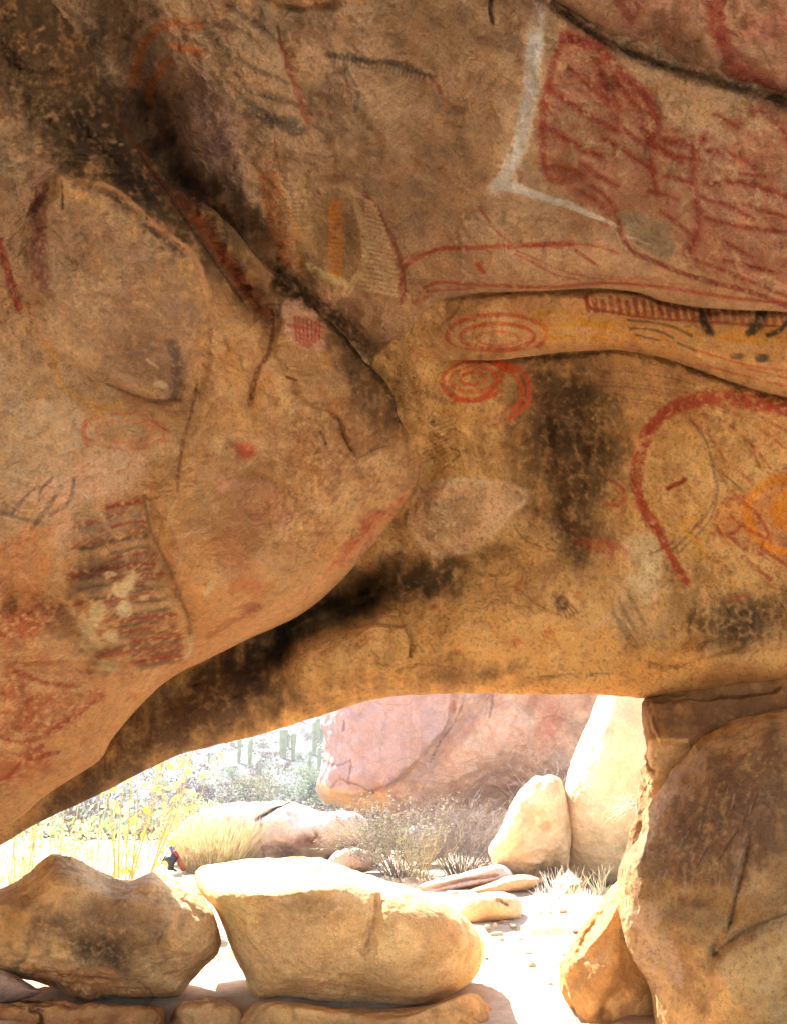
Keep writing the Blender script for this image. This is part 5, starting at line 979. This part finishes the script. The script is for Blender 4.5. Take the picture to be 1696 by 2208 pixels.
be = farbush('light green bush low on the slope beside the split boulder top', M_GREEN2, 96, 1.1, 1.8, 1200, .1, name='large_bush'); be.location = gpt(425, 26)
bf = farbush('pale green bush just behind the left end of the split boulder', M_GREEN, 97, 1.3, 2.2, 1400, .1, name='large_bush'); bf.location = gpt(385, 23)
def cactus(label, h, r, seed, arms=0, group=None):
    rr = random.Random(seed); root = plant('columnar_cactus', (0, 80, 0), label, 'cactus', group)
    def col(p0, hh, rad, bend=None):
        m = MB(); nr = 18; rings = 10; b = 0
        for i in range(rings + 1):
            t = i / rings; prof = (.72 + .35 * math.sin(min(t * 2.2, 1.57))) * (1 if t < .86 else math.sqrt(max(0, 1 - ((t - .86) / .14) ** 2)) + .05)
            cx = p0 + V3(0, 0, hh * t)
            if bend: k2 = min(1, t * 5); cx = p0 + bend * math.sin(k2 * 1.57) + V3(0, 0, hh * max(0, t - .02))
            for k in range(nr):
                a = 2 * math.pi * k / nr; q = rad * prof * (1.0 if k % 2 else .82); m.v.append(tuple(cx + V3(math.cos(a) * q, math.sin(a) * q, 0)))
        for i in range(rings):
            for k in range(nr): m.f.append((i * nr + k, i * nr + (k + 1) % nr, (i + 1) * nr + (k + 1) % nr, (i + 1) * nr + k))
        return m
    col(V3(0, 0, 0), h, r).build('trunk', M_CACT, root, False)
    for j in range(arms):
        a = rr.uniform(0, 6.28); z = h * rr.uniform(.15, .45); col(V3(0, 0, z), h * rr.uniform(.35, .6), r * .7, V3(math.cos(a), math.sin(a), .25) * r * 2.6).build('arm', M_CACT, root, False)
    return root
def cspot(px, base_py):
    q = on_ground(px, base_py); return Vector(q[0]) if q else Vector((0, 90, 8))
cl = [  # px, base py, pixel height, arms, label
    (610, 1634, 62, 1, 'thick columnar cactus with one arm, tallest left of the red rock'), (515, 1646, 52, 0, 'straight bare columnar cactus near the middle of the slope'), (538, 1658, 62, 0, 'slim tall columnar cactus right of the middle of the slope'),
    (560, 1682, 46, 0, 'slim lone cactus standing above the wide bright-topped bush'), (668, 1664, 44, 0, 'short cactus standing directly behind the largest slope bush'), (688, 1668, 56, 0, 'slim cactus nearest the left edge of the red rock'),
    (678, 1630, 74, 2, 'tall reddish branching cactus beside the red rock'), (632, 1638, 56, 1, 'greyish cactus just right of the thick one-armed cactus'), (450, 1648, 26, 0, 'small cactus just below the lintel edge, leftmost on the slope'), (612, 1716, 26, 0, 'small pale cactus left of the largest slope bush')]
for i, (px, by, hp, ar, lb) in enumerate(cl):
    p = cspot(px, by); dd = (p.y * CP + (p.z - EYE) * SP); h = hp / F_PX * dd / CP; c_ = cactus(lb, h, h * (.075 if i not in (0,) else .13), 200 + i, ar); c_.location = p - Vector((0, 0, .05))
cg = cactus('distant columnar cactus high on the sandy slope', 4.5, .24, 300, 0, group='distant cacti on the far slope')
copies(cg, slope_spots(26, 380, 760, 95, 170, 9), (.7, 1.3), 8)
# brush and stones too many to count on the slope
def patch(n, seed, d0, d1, mat, name, label, ls, hz):
    rr = random.Random(seed); m = MB()
    for k in range(n):
        d = d0 + (d1 - d0) * rr.random() ** 1.3; px = rr.uniform(-350, 800); x = (px - 848) / F_PX * d; z = float(gzv[0](x, d)); s_ = rr.uniform(.5, 1.3)
        for j in range(rr.randint(8, 16)):
            dd = rdir(rr, -.1, 1); m.leaf(V3(x, d, z) + dd * V3(1, 1, 1).length * .12 * s_, dd, V3(rr.gauss(0, 1), rr.gauss(0, 1), 1).normalized(), ls * s_, ls * .45 * s_, .2, .2)
    o = m.build(name, mat, None); tag(o, label, 'ground cover', kind='stuff')
_lx = np.linspace(-120, 20, 561); _ly = np.linspace(20, 180, 641); _LX, _LY = np.meshgrid(_lx, _ly); _LZ = gz(_LX.ravel(), _LY.ravel()).reshape(_LX.shape)
gzv = [lambda x, y: _LZ[min(max(int((y - 20) / .25), 0), 640), min(max(int((x + 120) / .25), 0), 560)]]
patch(2600, 51, 24, 130, M_SAGE, 'low_scrub', 'low grey-green scrub covering the far sandy slope', .24, 0)
patch(1800, 52, 24, 130, M_TWIG2, 'dry_scrub', 'low brown dry scrub covering the far sandy slope', .22, 0)
# loose pebbles
pr = random.Random(4)
for i in range(110):
    px = pr.uniform(960, 1330); d = pr.uniform(5.6, 11.0); v, f = ico(3); P = v * np.array([pr.uniform(.5, 1.5), pr.uniform(.5, 1.3), pr.uniform(.25, .7)]) * (.012 + .05 * pr.random() ** 2.5)
    P = P * (1 + .25 * fbm3(P + i * 3, .05, 2, i)[:, None]); c = gpt(px, d); P = P + np.array(c)
    o = link_mesh('pebble', P, f, M_ROCK, np.tile(s2l((206, 172, 136)), (len(P), 1))); tag(o, 'small tan pebble lying on the white sand between the boulders', 'pebble', 'pebbles on the sand')
# ---------------- backpack
def simple(name, c, rough=.7):
    m, nt, out = newmat(name); b = N(nt, 'ShaderNodeBsdfPrincipled', Roughness=rough); tc = N(nt, 'ShaderNodeTexCoord'); n = N(nt, 'ShaderNodeTexNoise', Scale=60.0, Detail=4.0); nt.links.new(tc.outputs['Object'], n.inputs['Vector'])
    r = N(nt, 'ShaderNodeValToRGB'); a = s2l(c); r.color_ramp.elements[0].color = (*(a * .7), 1); r.color_ramp.elements[1].color = (*np.minimum(a * 1.25, 1), 1); nt.links.new(n.outputs[0], r.inputs[0]); nt.links.new(r.outputs[0], b.inputs['Base Color']); nt.links.new(b.outputs[0], out.inputs[0]); return m
M_BK, M_RD, M_OR, M_GY = simple('black_cloth', (34, 32, 36)), simple('red_cloth', (150, 34, 40)), simple('rust_cloth', (164, 84, 52)), simple('grey_webbing', (120, 120, 126))
bpD = 13.0; bl = W(372, 1872, bpD); pk = empty('backpack', bl); tag(pk, 'small black and red backpack propped up behind the boulders, left of the yellow bush', 'backpack')
kx = bpD / F_PX
def blob(name, outl, d, T, mat):
    return boulder(name, outl, d, T, T, None, sub=5, k=2.6, mat=mat, parent=pk, nz=(.006, .1, .002, .03), mottle=0)
blob('body', [(372, 1838), (378, 1834), (384, 1842), (382, 1856), (376, 1864), (375, 1876), (362, 1876), (360, 1862), (354, 1852), (360, 1846), (368, 1844)], bpD, .11, M_BK)
blob('red_panel', [(373, 1836), (378, 1833), (384, 1838), (386, 1846), (382, 1848), (377, 1842)], bpD - .06, .09, M_RD)
blob('rust_flap', [(383, 1838), (388, 1846), (396, 1862), (402, 1874), (392, 1878), (384, 1862), (382, 1848)], bpD + .02, .06, M_OR)
tm = MB(); o0 = Vector(bl)
def tp(x, y): return Vector(W(x, y, bpD)) - o0
tm.tube([tp(372, 1838), tp(369, 1831), tp(366, 1826), tp(369, 1825), tp(374, 1828), tp(376, 1836)], [.02, .024, .02, .02, .028, .02], 6); tm.build('top_loop', M_GY, pk)
ts = MB(); ts.tube([tp(362, 1846), tp(356, 1848), tp(352, 1855), tp(350, 1862)], [.016] * 4, 5); ts.tube([tp(362, 1870), tp(372, 1873), tp(382, 1878)], [.016] * 3, 5); ts.build('strap', M_BK, pk)
EXPO = 2.4
HZ = .0014

def haze(dens):
    bm = bmesh.new(); bmesh.ops.create_cube(bm, size=1.0); me = bpy.data.meshes.new('haze')
    for v_ in bm.verts: v_.co = Vector((v_.co.x * 900, v_.co.y * 960 + 260, (v_.co.z + .5) * 75 - 4))
    bm.to_mesh(me); bm.free(); m = bpy.data.materials.new('haze'); m.use_nodes = True; nt = m.node_tree; nt.nodes.clear(); o2 = nt.nodes.new('ShaderNodeOutputMaterial'); pv = nt.nodes.new('ShaderNodeVolumePrincipled')
    pv.inputs['Color'].default_value = (.9, .94, 1, 1); pv.inputs['Density'].default_value = dens; pv.inputs['Anisotropy'].default_value = .3; nt.links.new(pv.outputs[0], o2.inputs['Volume'])
    me.materials.append(m); o = bpy.data.objects.new('haze', me); COL.objects.link(o); tag(o, 'bright desert haze over the slope', 'haze', kind='stuff')
haze(HZ)
# ================================================================== LIGHT, CAMERA
SUN_EL, SUN_AZ = R(50), R(-33)   # azimuth from +Y, negative = left
sd = Vector((math.sin(SUN_AZ) * math.cos(SUN_EL), math.cos(SUN_AZ) * math.cos(SUN_EL), math.sin(SUN_EL)))
w = bpy.data.worlds.new('World'); scene.world = w; w.use_nodes = True; nt = w.node_tree
bg = nt.nodes['Background']; sky = nt.nodes.new('ShaderNodeTexSky'); sky.sky_type = 'NISHITA'; sky.sun_disc = False
sky.sun_elevation = SUN_EL; sky.sun_rotation = SUN_AZ; bg.inputs[1].default_value = .15; nt.links.new(sky.outputs[0], bg.inputs[0])
sl = bpy.data.lights.new('sun', 'SUN'); sl.energy = 5.0; sl.angle = R(.5); sl.color = (1, .95, .87)
so = bpy.data.objects.new('sun', sl); COL.objects.link(so); so.rotation_euler = (-sd).to_track_quat('-Z', 'Y').to_euler(); so.location = sd * 60
cam = bpy.data.cameras.new('camera'); co = bpy.data.objects.new('camera', cam); COL.objects.link(co); scene.camera = co
cam.sensor_fit = 'VERTICAL'; cam.sensor_height = 24; cam.lens = 24 * F_PX / 2208; cam.clip_start = .05; cam.clip_end = 2000
co.location = (0, 0, EYE); co.rotation_euler = (R(90) + PITCH, 0, 0)
scene.view_settings.view_transform = 'Standard'; scene.view_settings.look = 'None'; scene.view_settings.gamma = 1; scene.view_settings.exposure = EXPO
scene.render.engine = 'CYCLES'; scene.cycles.max_bounces = 8; scene.cycles.diffuse_bounces = 5; scene.cycles.transmission_bounces = 6
scene.cycles.use_denoising = True; scene.cycles.volume_bounces = 0; scene.cycles.use_adaptive_sampling = True; scene.cycles.adaptive_threshold = .02; scene.cycles.sample_clamp_indirect = 20
for o in bpy.data.objects:
    if '_w' in o: del o['_w']
